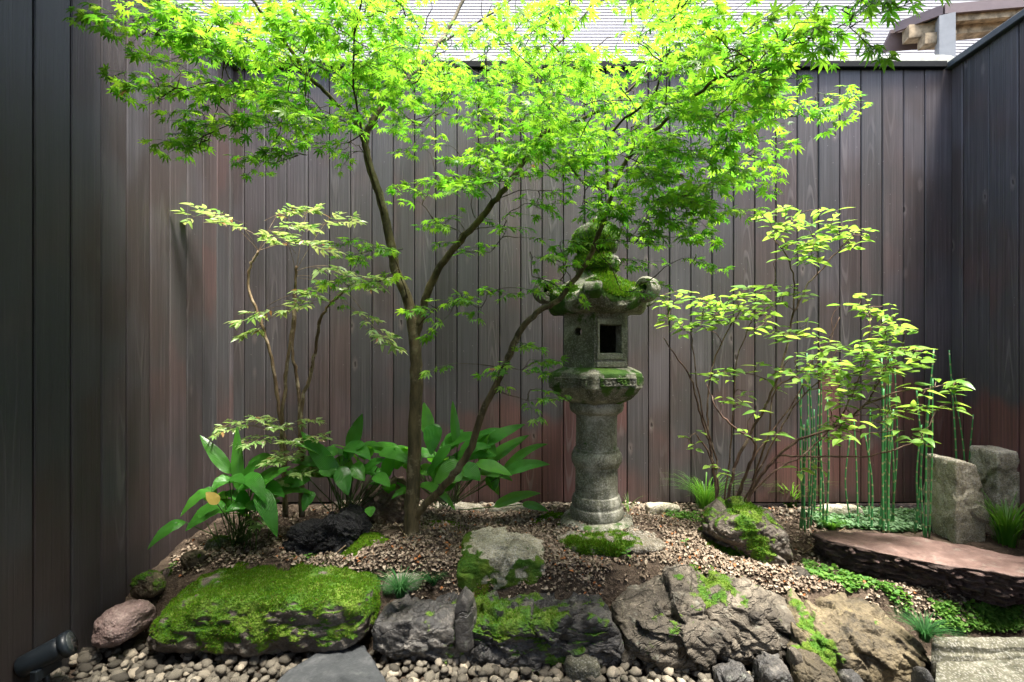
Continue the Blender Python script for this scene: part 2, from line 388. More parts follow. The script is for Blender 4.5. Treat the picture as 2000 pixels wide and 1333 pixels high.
M['grey_slab'] = stone_mat('dark_slate', (.018, .02, .022), (.038, .041, .043), (.07, .072, .074), 5.0, spots=.08, bump=.4, rough=.55)
M['curb'] = stone_mat('green_grey_stone', (.04, .04, .024), (.105, .10, .068), (.20, .195, .15), 8.0, spots=.2, grain=.2)
M['lantern'] = stone_mat('lichened_granite', (.065, .067, .043), (.21, .207, .15), (.45, .44, .37), 6.0, moss=(.03, .075, .012), moss2=(.07, .14, .02), spots=.4, grain=.2, bd=.008, lichen=(.06, .075, .04), patch=.7)
M['pebble'] = stone_mat('river_pebble', (.055, .046, .034), (.12, .105, .08), (.235, .21, .165), 26.0, spots=.15, bump=.6, bd=.005, tone=.75)
M['bark'] = bark_mat('maple_bark', (.05, .042, .022), (.14, .11, .055), (.20, .17, .10))
M['bark_dark'] = bark_mat('twig_bark', (.030, .024, .015), (.075, .055, .032), (.11, .085, .05))
M['nbark'] = bark_mat('nandina_bark', (.10, .065, .035), (.27, .20, .12), (.40, .32, .22))
M['sbark'] = bark_mat('shrub_bark', (.06, .035, .026), (.16, .095, .07), (.26, .19, .15))
M['maple'] = leaf_mat('maple_leaf', (.05, .17, .016), (.12, .245, .02), (.13, .43, .022), (.33, .57, .035), .62, .4, .4, brown=.0015)
M['nandina'] = leaf_mat('nandina_leaf', (.12, .27, .055), (.33, .44, .17), (.25, .48, .08), (.55, .6, .2), .38, .28, .6, brown=.03)
M['shrub'] = leaf_mat('shrub_leaf', (.11, .25, .045), (.19, .31, .06), (.23, .50, .05), (.44, .61, .09), .45, .35, .45)
M['aspi'] = leaf_mat('broad_leaf', (.035, .18, .025), (.085, .30, .035), (.10, .50, .02), (.28, .64, .04), .42, .25, .65, veins=True)
M['aspi_yellow'] = leaf_mat('yellowed_leaf', (.5, .36, .08), (.5, .36, .08), (.5, .4, .1), (.5, .4, .1), .3, .5, .3)
M['petiole'] = flat_mat('petiole_green', (.05, .10, .02), .6)
M['reed'] = flat_mat('horsetail_green', (.035, .17, .05), .4, .4, .3, 30.0)
M['reed_joint'] = flat_mat('horsetail_joint', (.16, .15, .08), .6, .3)
M['grass'] = leaf_mat('grass_blade', (.05, .17, .015), (.11, .27, .03), (.12, .38, .02), (.25, .5, .04), .4)
M['mondo'] = leaf_mat('dark_tuft_blade', (.018, .070, .020), (.04, .115, .032), (.03, .14, .03), (.05, .2, .04), .3, .75, .12)
M['moss'] = leaf_mat('moss_tuft', (.05, .16, .008), (.14, .25, .015), (.08, .27, .01), (.2, .34, .02), .4, .9, .1, brown=.10, bcol=(.14, .11, .03))
M['cover'] = leaf_mat('creeping_leaf', (.10, .20, .09), (.20, .32, .17), (.12, .3, .08), (.2, .4, .12), .3, .6, .3)
M['cover2'] = leaf_mat('low_green_leaf', (.06, .17, .025), (.15, .28, .05), (.10, .34, .03), (.22, .42, .05), .35, .6, .25)
def litter_mat():
    n = NT('dry_leaf'); k = n.island()
    c = n.mix(k, (.11, .083, .058), (.30, .235, .175)); k2 = n.math('FRACT', n.math('MULTIPLY', k, 37.7))
    c = n.mix(n.step(k2, .6, 1.0), c, (.35, .295, .225)); c = n.mix(n.math('GREATER_THAN', k2, .965), c, (.30, .12, .045))
    return n.done(n.bsdf(c, .8, .2))
M['litter'] = litter_mat()

# ---------------------------------------------------------------- ground
def onz(px, py, z):
    d = (HC - z) * F / (py - 690); return np.array(((px - 1040) / F * d, d, z))
_ctl = np.array([onz(*a) for a in [(700,1000,.34),(805,1045,.335),(1165,1012,.37),(1000,985,.30),(1300,985,.295),(1600,1000,.28),
    (1800,1000,.27),(1880,1055,.26),(1700,1150,.215),(1900,1210,.18),(1100,1110,.30),(1350,1060,.31),(850,1130,.285),(600,1090,.285),
    (450,1060,.27),(425,1052,.26),(300,1122,.195),(245,1165,.15),(190,1190,.11),(1450,1090,.275),(1220,1150,.265),(1600,1130,.22),(1760,1215,.17),(1000,1150,.27),
    (560,985,.30),(2000,1150,.21)]])
_rl = np.array([onz(*a, 0.0)[:2] for a in [(150,1262),(300,1268),(500,1272),(740,1276),(900,1280),(1200,1285),(1560,1292),(1800,1300),(2000,1300)]])
_rl = _rl[np.argsort(_rl[:, 0])]
def G(x, y):
    x = np.asarray(x, float); y = np.asarray(y, float); sh = x.shape; x = x.ravel(); y = y.ravel()
    d2 = (x[:, None] - _ctl[:, 0]) ** 2 + (y[:, None] - _ctl[:, 1]) ** 2 + .008
    wg = d2 ** -1.6; m = (wg * _ctl[:, 2]).sum(1) / wg.sum(1)
    yr = np.interp(x, _rl[:, 0], _rl[:, 1])
    k = sstep(yr + .0, yr + .17, y)
    P = np.stack((x, y, np.zeros_like(x)), 1)
    bumps = .010 * fbm(P * 9, 3, 3) + .005 * fbm(P * 40, 5, 2)
    return (k * (m + bumps) + (1 - k) * (-.012)).reshape(sh)
def gpt(px, py):
    'point of the ground seen at a photo pixel'
    ds = np.linspace(1.0, 3.4, 700); x = (px - 1040) / F * ds; z = HC - (py - 690) / F * ds
    g = G(x, ds); i = np.argmax(z <= g)
    return np.array((x[i], ds[i], g[i]))
xs = np.linspace(-1.95, 2.7, 330); ys = np.concatenate((np.linspace(-.5, 1.55, 20)[:-1], np.linspace(1.55, 3.0, 150)))
X, Y = np.meshgrid(xs, ys); Z = G(X, Y)
nx, ny = len(xs), len(ys); i, j = np.meshgrid(np.arange(ny - 1), np.arange(nx - 1), indexing='ij')
Q = np.stack((i*nx + j, i*nx + j + 1, (i+1)*nx + j + 1, (i+1)*nx + j), -1).reshape(-1, 4)
add('ground', np.stack((X, Y, Z), -1).reshape(-1, 3), Q, M['soil'], kind='structure')
V, Qb = box((-60, -60, -.30), (60, 60, -.20))
add('ground', V, Qb, M['soil'], kind='structure', smooth=False)

# ---------------------------------------------------------------- the plank fences
XL, XR, YB, ZT = -1.79, 2.507, 2.85, 2.885
def board(w_, h, t=.018, c=.004):
    p = np.array([(-w_/2, 0), (-w_/2, -t + c), (-w_/2 + c, -t), (w_/2 - c, -t), (w_/2, -t + c), (w_/2, 0)])
    V = np.vstack([np.column_stack((p, np.full(6, z))) for z in (0, h)])
    Q = np.array([(k, (k+1) % 6, (k+1) % 6 + 6, k + 6) for k in range(6)])
    Q2 = np.array([(5, 4, 1, 0), (4, 3, 2, 1), (6, 7, 10, 11), (7, 8, 9, 10)])
    return mesh_of('board', V, np.vstack((Q, Q2)), False, M['wood'])
def hang(fence, me, x, y, z, rz):
    o = bpy.data.objects.new('board', me); C.objects.link(o); o.parent = fence
    o.location = (x - BASE[fence.name][0], y - BASE[fence.name][1], z - BASE[fence.name][2]); o.rotation_euler = (0, 0, rz); return o
def fence_extra(fence, lo, hi, caplo, caphi, capm='cap'):
    V, Q = box(lo, hi); add('backing', V, Q, M['gap'], fence, smooth=False)
    V, T = bbox_mesh(caplo, caphi, .004); add('cap_rail', V, T, M[capm], fence, smooth=False)
fb = empty('plank_fence', ((XL + XR) / 2, YB, .25), 'long back fence of upright weathered cedar boards behind the stone lantern', 'fence', 'plank fences round the garden')
fl = empty('plank_fence', (XL, 1.8, .1), 'dark wide-board side fence to the left of the nandina and mossy rocks', 'fence', 'plank fences round the garden')
fr = empty('plank_fence', (XR, 2.2, .1), 'short side fence beyond the standing stones, topped by a slanting-looking blue metal cap', 'fence', 'plank fences round the garden')
bw = 41.3 / F * YB; e = (480 - 1040) / F * YB
edges = [XL + .004] + [e + bw * k for k in range(33) if e + bw * k < XR - .03] + [XR - .004]
cache = {}
for a, b in zip(edges[:-1], edges[1:]):
    wdt = round(b - a - .0045, 4)
    if wdt not in cache: cache[wdt] = board(wdt, ZT - .315)
    hang(fb, cache[wdt], (a + b) / 2, YB + random.uniform(-.0015, .0015), .315, 0)
fence_extra(fb, (XL - .002, YB + .004, .30), (XR + .002, YB + .03, ZT), (XL + .06, YB - .045, ZT + .001), (XR - .06, YB + .05, ZT + .040), 'cap_dark')
le = [2.831, 2.79, 2.676, 2.561, 2.444, 2.328, 2.208, 2.081, 1.958, 1.829, 1.693] + [1.693 - .134 * k for k in range(1, 9)]
for a, b in zip(le[:-1], le[1:]):
    wdt = round(a - b - .0045, 4)
    if wdt not in cache: cache[wdt] = board(wdt, 2.93)
    me = cache[wdt] if abs(cache[wdt].vertices[6].co.z - 2.93) < .01 else board(wdt, 2.93)
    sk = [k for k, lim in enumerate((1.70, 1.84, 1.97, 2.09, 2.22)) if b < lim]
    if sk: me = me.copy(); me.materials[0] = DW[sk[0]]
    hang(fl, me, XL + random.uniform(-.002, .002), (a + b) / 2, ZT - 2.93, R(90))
fence_extra(fl, (XL - .03, .5, -.1), (XL - .004, YB + .028, ZT - .002), (XL - .05, .5, ZT + .001), (XL + .05, YB + .05, ZT + .040))
re = [2.831, 2.756, 2.596, 2.439] + [2.439 - .156 * k for k in range(1, 13)]
for a, b in zip(re[:-1], re[1:]):
    wdt = round(a - b - .0045, 4)
    if ('r', wdt) not in cache: cache['r', wdt] = board(wdt, 2.93)
    hang(fr, cache['r', wdt], XR + random.uniform(-.002, .002), (a + b) / 2, ZT - 2.93, R(-90))
fence_extra(fr, (XR + .004, .5, -.1), (XR + .03, YB + .028, ZT - .002), (XR - .05, .5, ZT + .001), (XR + .05, YB + .05, ZT + .040))

# mortar ledge on the neighbour's wall behind the fence
nxx = 90; xs = np.linspace(-1.6, 2.62, nxx)
prof = [(2.96, 2.2), (2.955, 3.035), (2.975, 3.055), (3.14, 3.06), (3.16, 2.2)]
V = []
for k, x in enumerate(xs):
    for (yy, zz) in prof: V.append((x, yy, zz + (.012 * vnoise(np.array([[x * 9, yy * 5, 0.]]), 4)[0] if zz > 2.5 else 0)))
i, j = np.meshgrid(np.arange(nxx - 1), np.arange(4), indexing='ij')
Q = np.stack((i*5 + j, (i+1)*5 + j, (i+1)*5 + j + 1, i*5 + j + 1), -1).reshape(-1, 4)
add('mortar_wall', np.array(V), Q, M['ledge'], loc=(0.5, 3.05, 2.2), label='pale rough mortar wall top showing just above the back fence', cat='wall')

# neighbour's house
HY = 5.2
hb = empty('house', (2.6, HY, 0), 'white ribbed-siding house rising behind the back fence', 'house')
V, Q = box((-5.0, HY + .03, 0), (8.0, HY + 4, 6.6)); add('wall', V, Q, M['white'], hb, smooth=False)
wx0 = (1945 - 1040) / F * HY
def lap(x0, x1, name='siding_board'):
    h = .0336; p = [(HY + .028, 0)] + [(HY + dy, zz + q * h) for q in (0, 1) for dy, zz in ((.006, .001), (-.004, .006), (-.004, h - .006), (.003, h - .001))] + [(HY + .028, 2 * h)]
    nn_ = len(p)
    V = np.array([(x, yy, zz) for x in (x0, x1) for yy, zz in p]); Q = np.array([(k, k + 1, k + 1 + nn_, k + nn_) for k in range(nn_ - 1)])
    return mesh_of(name, V - np.array((x0, HY, 0)), Q, False, M['siding'])
la = lap(-5.0, wx0 - .06); z = 3.0; k = 0
while z < 6.5:
    o = bpy.data.objects.new('siding_board', la); C.objects.link(o); o.parent = hb; o.location = (-5.0 - 2.6, 0, z); z += .0672
V, T = bbox_mesh((wx0 - .06, HY - .035, 3.0), (wx0 + .0, HY + .02, 6.5), .004); add('corner_trim', V, T, M['white'], hb, smooth=False)
wf = empty('x', (0, 0, 0)); bpy.data.objects.remove(wf)
V, T = bbox_mesh((wx0 + .03, HY - .05, 4.74), (wx0 + 1.6, HY + .02, 6.0), .006); wfo = add('window', V, T, M['white'], hb, smooth=False)
V, T = bbox_mesh((wx0 + .10, HY - .056, 4.82), (wx0 + 1.5, HY - .045, 5.9), .002); add('pane', V, T, M['glass'], wfo, smooth=False)
V, Q = box((wx0 + .003, HY - .0, 3.0), (7.9, HY + .028, 4.72)); add('lower_panel', V, Q, M['siding'], hb, smooth=False)

M['post'] = flat_mat('grey_white_paint', (.27, .28, .28), .6, .3, .1, 8.0)
# little gate roof beyond the corner of the fence
gz = 3.80
def rp(px, py, z=gz): d = (z - HC) * F / (690 - py); return np.array(((px - 1040) / F * d, d, z))
A, B_, Bx = rp(1842, 27), rp(1748, 62), rp(2060, 8)
D_ = B_ + (Bx - A)
gr = empty('gate_roof', ((A + D_) / 2) * np.array((1, 1, 0)) + np.array((0, 0, 2.9)), 'small brown-edged gate roof on a white post behind the right fence corner', 'gate')
def prism(poly, z0, z1):
    poly = np.asarray(poly)[:, :2]; n = len(poly); V = np.vstack([np.column_stack((poly, np.full(n, z))) for z in (z0, z1)])
    Q = np.array([(k, (k+1) % n, (k+1) % n + n, k + n) for k in range(n)]); return V, Q, n
def addprism(name, poly, z0, z1, mat, par):
    V, Q, n = prism(poly, z0, z1); T = [np.arange(n)[None, ::-1], np.arange(n, 2*n)[None]]
    return add(name, V, [Q] + T, mat, par, smooth=False)
rf = addprism('roof_panel', [A, Bx, D_, B_], gz + .012, gz + .05, M['darkpanel'], gr)
def bar(name, a, b, z0, z1, th, mat, par, off=0.0):
    a, b = np.array(a[:2]), np.array(b[:2]); t = (b - a) / np.linalg.norm(b - a); nn = np.array((-t[1], t[0]))
    return addprism(name, [a + nn * off, b + nn * off, b + nn * (off + th), a + nn * (off + th)], z0, z1, mat, par)
bar('fascia', A, Bx, gz - .015, gz + .058, .02, M['fascia'], gr, -.022)
bar('fascia', B_, A, gz - .015, gz + .058, .02, M['fascia'], gr, -.022)
e1, e2 = (Bx - A) / np.linalg.norm(Bx - A), (B_ - A) / np.linalg.norm(B_ - A)
# short drooping verge board at the far corner
q = B_ + e2 * .03
V = np.array([q, q + e2 * .06 + np.array((0, 0, -.13)), q + e2 * .06 + e1 * .5 + np.array((0, 0, -.13)), q + e1 * .5])
V = np.vstack((V, V + np.array((0, 0, .03)))); Qv = np.array([(0,1,2,3),(7,6,5,4),(0,4,5,1),(1,5,6,2),(2,6,7,3),(3,7,4,0)])
add('verge_board', V, Qv, M['fascia'], gr, smooth=False)
def beam(a, b, z0, z1, wd, name='rafter'):
    bar(name, a, b, z0, z1, wd, M['oldwood'], gr, -wd / 2)
beam(A + e2 * .21 + e1 * -.02, A + e2 * .21 + e1 * .95, gz - .115, gz - .012, .085)
beam(A + e2 * .06 + e1 * .06, A + e2 * .06 + e1 * .95, gz - .06, gz - .006, .05)
for k in range(5): beam(A + e1 * (.14 + .17 * k) + e2 * .05, A + e1 * (.14 + .17 * k) + e2 * .36, gz - .055, gz + .006, .045)
beam(A + e2 * .13 + e1 * .0, A + e2 * .13 + e1 * .22, gz - .20, gz - .118, .09, 'bracket')
ps = np.array(at(1848, 100, 3.62)); 
bar('post', ps[:2] + np.array((-.035, .02)), ps[:2] + np.array((.055, -.02)), 2.2, gz - .02, .10, M['post'], gr)
V, T = bbox_mesh((ps[0] - .16, ps[1] + .05, 2.2), (ps[0] - .04, ps[1] + .08, 3.42), .004); add('side_board', V, T, M['post'], gr, smooth=False)
for dz in (3.30, 3.40):
    V, Q, T = tube([ps + np.array((-.01, -.03, dz - ps[2])), ps + np.array((-.01, -.02, dz - ps[2]))], .008, 8); add('bolt', V, [Q, T], M['fascia'], gr)

# unseen house added on the viewer's side; its eaves shade the front of the bed
hv = empty('shade_dwelling', (0.3, -1.0, 0), 'unseen timber house added so its deep eaves shade the near side of the court', 'house')
V, T = bbox_mesh((-1.95, -1.3, -.1), (2.7, -1.1, 2.7), .01); add('wall', V, T, M['fascia'], hv, smooth=False)
V, T = bbox_mesh((-1.95, -1.09, 2.72), (2.7, 1.0, 2.82), .01); ev = add('shade_eave', V, T, M['fascia'], hv, smooth=False)
V, T = bbox_mesh((-2.4, -1.09, 2.935), (-1.12, 1.85, 3.03), .01); add('side_shade_eave', V, T, M['fascia'], hv, smooth=False)  # added strip of roof that keeps light off the left fence

# ---------------------------------------------------------------- rocks
def shape_rock(half, seed, p=7, planes=9, sub=6, rough=.05, fq=3.0, facet=None, strata=None, top=None, boxy=1.0, flat=None, cut=(), aniso=None):
    r_ = np.random.default_rng(seed); v, T = ico(sub)
    nn = [np.array(a, float) for a in ((1,0,0),(-1,0,0),(0,1,0),(0,-1,0),(0,0,1),(0,0,-1))]; dd = [boxy] * 6
    for k in range(planes):
        a = unit(r_.normal(size=3)); nn.append(a); dd.append(r_.uniform(.86, 1.12) * (abs(a).sum() ** .55))
    for (a, d_) in cut: nn.append(unit(np.array(a, float))); dd.append(d_)
    s = sum((np.maximum(v @ a, 0) / d_) ** p for a, d_ in zip(nn, dd)); r = s ** (-1 / p)
    P = v * r[:, None]; half = np.array(half, float)
    P = P * half; S = half.mean()
    n = unit(v / half)
    if facet:
        cnt, amp = facet; sites = P[r_.choice(len(P), cnt, replace=False)] * r_.uniform(.8, 1.0, (cnt, 1))
        warp = P + .05 * S * np.stack([fbm(P * 4 / S, seed + q, 2) for q in range(3)], 1)
        df = warp[:, None] - sites[None]; d2 = (df ** 2).sum(-1)
        if aniso: d2 = d2 + (aniso[1] ** 2 - 1) * (df @ unit(np.array(aniso[0], float))) ** 2
        o_ = np.argsort(d2, 1)[:, :2]; i1 = o_[:, 0]
        f1 = np.sqrt(np.take_along_axis(d2, o_, 1)); g_ = r_.normal(size=(cnt, 3)); lv = r_.uniform(-.6, .6, cnt)
        disp = lv[i1] * .6 + ((warp - sites[i1]) * g_[i1]).sum(1) / S * 1.1
        crack = sstep(.0, .02 * S, f1[:, 1] - f1[:, 0]); disp = np.clip(disp, -1, 1) * (.6 + .4 * crack) - (1 - crack) * .12
        P = P + n * (disp * amp)[:, None]
    if strata:
        dr, freq, amp = strata; dr = unit(np.array(dr, float))
        t = P @ dr * freq + .55 * fbm(P * 2.2 / S, seed + 9, 3) + .15 * fbm(P * 9 / S, seed + 5, 2); fr = t - np.floor(t)
        lev = _h(np.floor(t).astype(int), np.zeros(len(t), int), np.zeros(len(t), int), seed)
        pr = np.where(fr < .8, .25 + .9 * fr / .8, 1.15 - 1.6 * (fr - .8) / .2) + .5 * lev
        mod = .5 + .5 * fbm(P * 2.5 / S, seed + 31, 2)
        P = P + n * ((pr - .5) * amp * np.clip(mod, .1, 1.2))[:, None]
    P = P + n * (rough * S * fbm(P * fq / S, seed + 2, 4) + rough * .28 * S * fbm(P * fq * 6 / S, seed + 3, 3))[:, None]
    if top is not None:
        u = P[:, 0] / half[0]; f = np.interp(u, [a for a, _ in top], [b for _, b in top]); zb = -half[2]
        P[:, 2] = zb + (P[:, 2] - zb) * f
    return P, T
def tuft_field(me_V, T, wgt, count, h, seed, lean=.5, wid=.18):
    r_ = np.random.default_rng(seed); a, b, c = (me_V[T[:, q]] for q in range(3))
    nr = np.cross(b - a, c - a); ar = np.linalg.norm(nr, axis=1) / 2; pw = ar * wgt; pw = pw / pw.sum()
    k = r_.choice(len(T), count, p=pw); u, v_ = r_.random(count), r_.random(count); sw = u + v_ > 1; u[sw], v_[sw] = 1 - u[sw], 1 - v_[sw]
    P = a[k] + (b - a)[k] * u[:, None] + (c - a)[k] * v_[:, None]; N = unit(nr[k])
    D = unit(N * .6 + np.array((0, 0, .55)) + r_.normal(size=(count, 3)) * lean); side = unit(np.cross(D, r_.normal(size=(count, 3))))
    hh = h * r_.uniform(.5, 1.3, count)[:, None]
    V = np.stack((P - side * hh * wid - N * hh * .1, P + side * hh * wid - N * hh * .1, P + D * hh), 1).reshape(-1, 3)
    return V, np.arange(count * 3).reshape(-1, 3)
def vnorm(V, T):
    nr = np.cross(V[T[:, 1]] - V[T[:, 0]], V[T[:, 2]] - V[T[:, 0]]); N = np.zeros_like(V)
    for q in range(3): np.add.at(N, T[:, q], nr)
    return unit(N)
GROUPR = 'natural stones set round the planting bed'
def rock(name, label, x0, x1, topy, basey, d, depth, seed, mat, moss=None, rotz=0, tilt=(0, 0), sink=.05, zbase=None, cat='rock', group=GROUPR, tf=.75, side=.55, **kw):
    da = d + depth * side; xa, xb = (x0 - 1040) / F * (da if x0 > 1040 else d + depth * .1), (x1 - 1040) / F * (da if x1 < 1040 else d + depth * .1)
    zt = HC - (topy - 690) / F * (d + depth * tf); zb = (HC - (basey - 690) / F * d if zbase is None else zbase) - sink
    cen = np.array(((xa + xb) / 2, d + depth / 2, (zt + zb) / 2)); half = ((xb - xa) / 2, depth / 2, (zt - zb) / 2)
    P, T = shape_rock(half, seed, **kw)
    for ax, an in ((1, tilt[0]), (0, tilt[1]), (2, rotz)):
        if an: P = P @ np.array(Matrix.Rotation(R(an), 3, 'XYZ'[ax])).T
    me = mesh_of(name, P, T, True, M[mat]); N = vnorm(P, T)
    o = bpy.data.objects.new(name, me); C.objects.link(o); b = np.array((cen[0], cen[1], cen[2]))
    o.location = b; BASE[o.name] = b; _props(o, label, cat, group)
    m = np.full(len(P), -.5)
    if moss:
        thr, sc, up, cnt, h = moss[:5]; nz = N[:, 2]
        m = fbm(P * sc, seed + 50, 3) * .55 + fbm(P * sc * 4, seed + 60, 4) * .5 + up * (nz - .35) - thr
        if len(moss) > 5: m = m + moss[5](P[:, 0] / half[0], P[:, 1] / half[1], P[:, 2] / half[2])
        m = np.clip(.5 + m, -.5, 1.3)
        if cnt:
            wt = np.clip(m[T].mean(1) - .5, 0, 1)
            if wt.sum() > 0:
                V2, T2 = tuft_field(P, T, wt, cnt, h, seed); add('moss', V2 + b, T2, M['moss'], o, kind='stuff', smooth=False)
    set_attr(me, 'moss', m); return o

rock('boulder', 'small rounded pinkish boulder against the left fence, left of the big mossy rock', 160, 286, 1166, 1262, 1.80, .20, 11, 'pink_rock', p=4, rough=.06, sub=6, sink=.03, moss=(.75, 6, .3, 0, 0))
rock('mossy_rock', 'big broad rock covered with bright green moss at left of the bed edge', 278, 748, 1093, 1282, 1.80, .44, 21, 'moss_rock', p=7, planes=8, sub=7, rough=.07, fq=2.6,
     top=[(-1, .70), (-.8, .86), (-.4, .96), (.2, 1.0), (.7, 1.0), (1, .97)], moss=(-.34, 4.5, .62, 90000, .008, lambda x, y, z: -.75 * np.exp(-((x + .62) / .22) ** 2 - ((y + .2) / .6) ** 2) * (z > 0) + np.where(z < -.25, -.35, .12)))
rock('dark_rock', 'low dark wet rock between the mossy rock and the small upright shard', 730, 912, 1150, 1290, 1.81, .34, 31, 'dark_rock', p=9, planes=10, sub=6, rough=.055, facet=(40, .028), aniso=((.15, .1, 1), 2.2), strata=((.15, .1, 1), 12, .02), moss=(.62, 6, .2, 800, .006))
rock('rock_shard', 'small dark blue-grey upright shard wedged between two edge rocks', 888, 930, 1155, 1225, 1.80, .09, 41, 'dark_rock', p=14, planes=5, sub=5, rough=.02, tf=.4, sink=.10, top=[(-1, .8), (-.2, 1.0), (.6, .85), (1, .6)], cut=[((.8, -.6, .1), .8)])
rock('layered_rock', 'dark layered rock with green moss in its cracks, in front of the leaf litter', 892, 1212, 1153, 1293, 1.79, .32, 51, 'dark_rock', p=10, planes=8, sub=7, rough=.05, facet=(80, .03), aniso=((.10, -.2, 1), 2.6), strata=((.10, -.2, 1), 17, .024),
     top=[(-1, .93), (-.6, 1.0), (.6, .99), (1, .9)], moss=(.30, 5, .45, 9000, .008, lambda x, y, z: .75 * np.exp(-((x + .72) / .22) ** 2) * (z > .3) + .7 * np.exp(-((x - .15) / .12) ** 2) * (z < .1) + .35 * np.exp(-((x + .2) / .3) ** 2) * (z > .25)))
rock('craggy_rock', 'large craggy grey rock with slanting broken ledges, right of the layered rock', 1186, 1585, 1084, 1290, 1.76, .52, 61, 'craggy', p=6, planes=7, sub=7, rough=.035, facet=(120, .036), aniso=((.42, -.3, .85), 3.0), strata=((.42, -.3, .85), 15, .022), cut=[((-.1, -.7, .75), .86)],
     top=[(-1, .74), (-.75, .86), (-.35, 1.0), (.2, 1.0), (.55, .86), (1, .68)], moss=(.72, 5, .32, 4000, .006, lambda x, y, z: .5 * np.exp(-((x - .25) / .4) ** 2) * (z > .2)))
rock('ochre_rock', 'yellowish brown weathered rock, right end of the row of edge rocks', 1515, 1835, 1164, 1326, 1.70, .36, 71, 'ochre', p=7, cut=[((0, -.7, .75), .95)], planes=9, sub=7, rough=.055, facet=(60, .034), aniso=((.6, -.3, .7), 2.2), strata=((.6, -.3, .7), 9, .014),
     top=[(-1, .95), (-.5, 1.02), (0, 1.0), (.45, .96), (.8, .78), (1, .5)], moss=(.68, 5, .3, 2500, .006, lambda x, y, z: .75 * np.exp(-((x + .68) / .12) ** 2)))
rock('overhanging_rock', 'dark moss-streaked rock leaning out at the foot of the pale green shrub', 1378, 1566, 970, 1128, 2.10, .30, 81, 'moss_rock', p=6, planes=10, sub=7, rough=.06, facet=(50, .032), cut=[((-.75, -.25, -.62), .52), ((.7, -.2, .55), .95)],
     top=[(-1, .80), (-.5, .93), (0, 1), (.6, .97), (1, .8)], moss=(.18, 6, .45, 11000, .007, lambda x, y, z: .5 * np.exp(-((x + .15) / .28) ** 2)), sink=.06)
rock('flat_stone', 'low pale flat-topped stone with mossy flanks in the middle of the leaf litter', 893, 1070, 1042, 1132, 2.0, .28, 91, 'granite', p=9, planes=8, sub=6, rough=.05, facet=(20, .014), top=[(-1, .88), (-.3, 1.0), (.5, .98), (1, .8)],
     moss=(.48, 7, -.1, 4000, .006, lambda x, y, z: .7 * np.clip((-x - .45) * 3, 0, 1) + .3 * np.exp(-((y + 1) / .5) ** 2) - .25 * (z > .6)))
rock('lava_stone', 'black rough lava stone in front of the two left broad-leaf clumps', 545, 716, 982, 1090, 2.16, .26, 101, 'lava', p=5, planes=9, sub=7, rough=.10, fq=4, facet=(40, .02), top=[(-1, .72), (-.55, .78), (-.25, .68), (.2, .92), (.5, 1.02), (1, .8)])
rock('porous_stone', 'brown pitted stone tucked behind the maple trunk', 698, 806, 932, 1010, 2.40, .22, 111, 'brown_rock', p=5, planes=9, sub=6, rough=.09, fq=4, facet=(26, .018), top=[(-1, .8), (-.3, .92), (.5, 1.05), (1, .8)])
rock('grey_stone', 'small flat grey stone behind the dark tufts, right of the mossy rock', 740, 836, 1104, 1146, 1.98, .16, 121, 'curb', p=5, sub=5, rough=.05, moss=(.5, 8, .3, 1200, .006))
rock('wedge_stone', 'small grey wedge stone under the right side of the leaning rock', 1535, 1592, 1104, 1150, 2.02, .12, 131, 'craggy', p=6, sub=5, rough=.05)
rock('standing_stone', 'shorter of the two pale standing granite stones, nearer the horsetails', 1806, 1920, 892, 1050, 2.36, .20, 141, 'granite', p=34, planes=0, side=.95, sub=6, rough=.03, tf=.5, facet=(16, .010), top=[(-1, 1.0), (-.3, .99), (.4, .95), (1, .88)], cut=[((.7, -.6, .5), 1.30)], moss=None)
rock('standing_stone', 'taller standing granite stone against the right fence', 1900, 2030, 876, 1060, 2.44, .17, 151, 'granite', p=34, planes=0, side=.95, sub=6, rough=.03, tf=.5, facet=(14, .010), top=[(-1, .99), (0, 1.0), (1, .95)], moss=None, rotz=-6)
rock('footing_stone', 'natural mossy stone carrying the stone lantern', 1062, 1318, 1006, 1082, 2.10, .50, 161, 'footing', p=4, planes=10, sub=7, rough=.05, top=[(-1, .75), (-.5, .98), (.0, 1.0), (.45, .95), (1, .5)], sink=.03,
     moss=(.18, 6, .1, 16000, .010, lambda x, y, z: .55 * np.exp(-((x + .25) / .42) ** 2 - ((y + .8) / .45) ** 2) + .25 * np.exp(-((x - .3) / .25) ** 2 - ((y + .8) / .4) ** 2) - .5 * (x > .5)))
rock('small_rock', 'rounded brownish rock at the foot of the ochre rock', 1545, 1650, 1278, 1336, 1.62, .14, 171, 'ochre', p=5, sub=6, rough=.05, facet=(24, .012), zbase=0, sink=.03)
rock('small_rock', 'upright dark rock propping the craggy rock on its right', 1478, 1550, 1278, 1345, 1.64, .14, 181, 'dark_rock', p=6, sub=6, rough=.05, facet=(20, .012), zbase=0, sink=.03)
rock('small_rock', 'dark low rock in the shadow under the craggy rock', 1392, 1482, 1288, 1340, 1.66, .13, 191, 'dark_rock', p=5, sub=6, rough=.05, facet=(20, .012), zbase=0, sink=.03)
rock('small_rock', 'small dark rock half hidden beneath the ochre rock', 1645, 1702, 1300, 1345, 1.60, .12, 201, 'dark_rock', p=4, sub=5, rough=.05, zbase=0, sink=.03)
rock('small_rock', 'little grey chock between the craggy and the ochre rock', 1540, 1570, 1262, 1290, 1.69, .07, 211, 'craggy', p=5, sub=5, rough=.05)
rock('small_rock', 'grey green flat rock lying in the gravel before the layered rock', 1100, 1182, 1270, 1302, 1.72, .11, 221, 'curb', p=4, sub=6, rough=.05, zbase=.0, sink=.02)
rock('small_rock', 'little dark rock at the gap beside the stone curb', 1790, 1830, 1290, 1345, 1.58, .1, 231, 'dark_rock', p=4, sub=5, rough=.05, zbase=0, sink=.03)
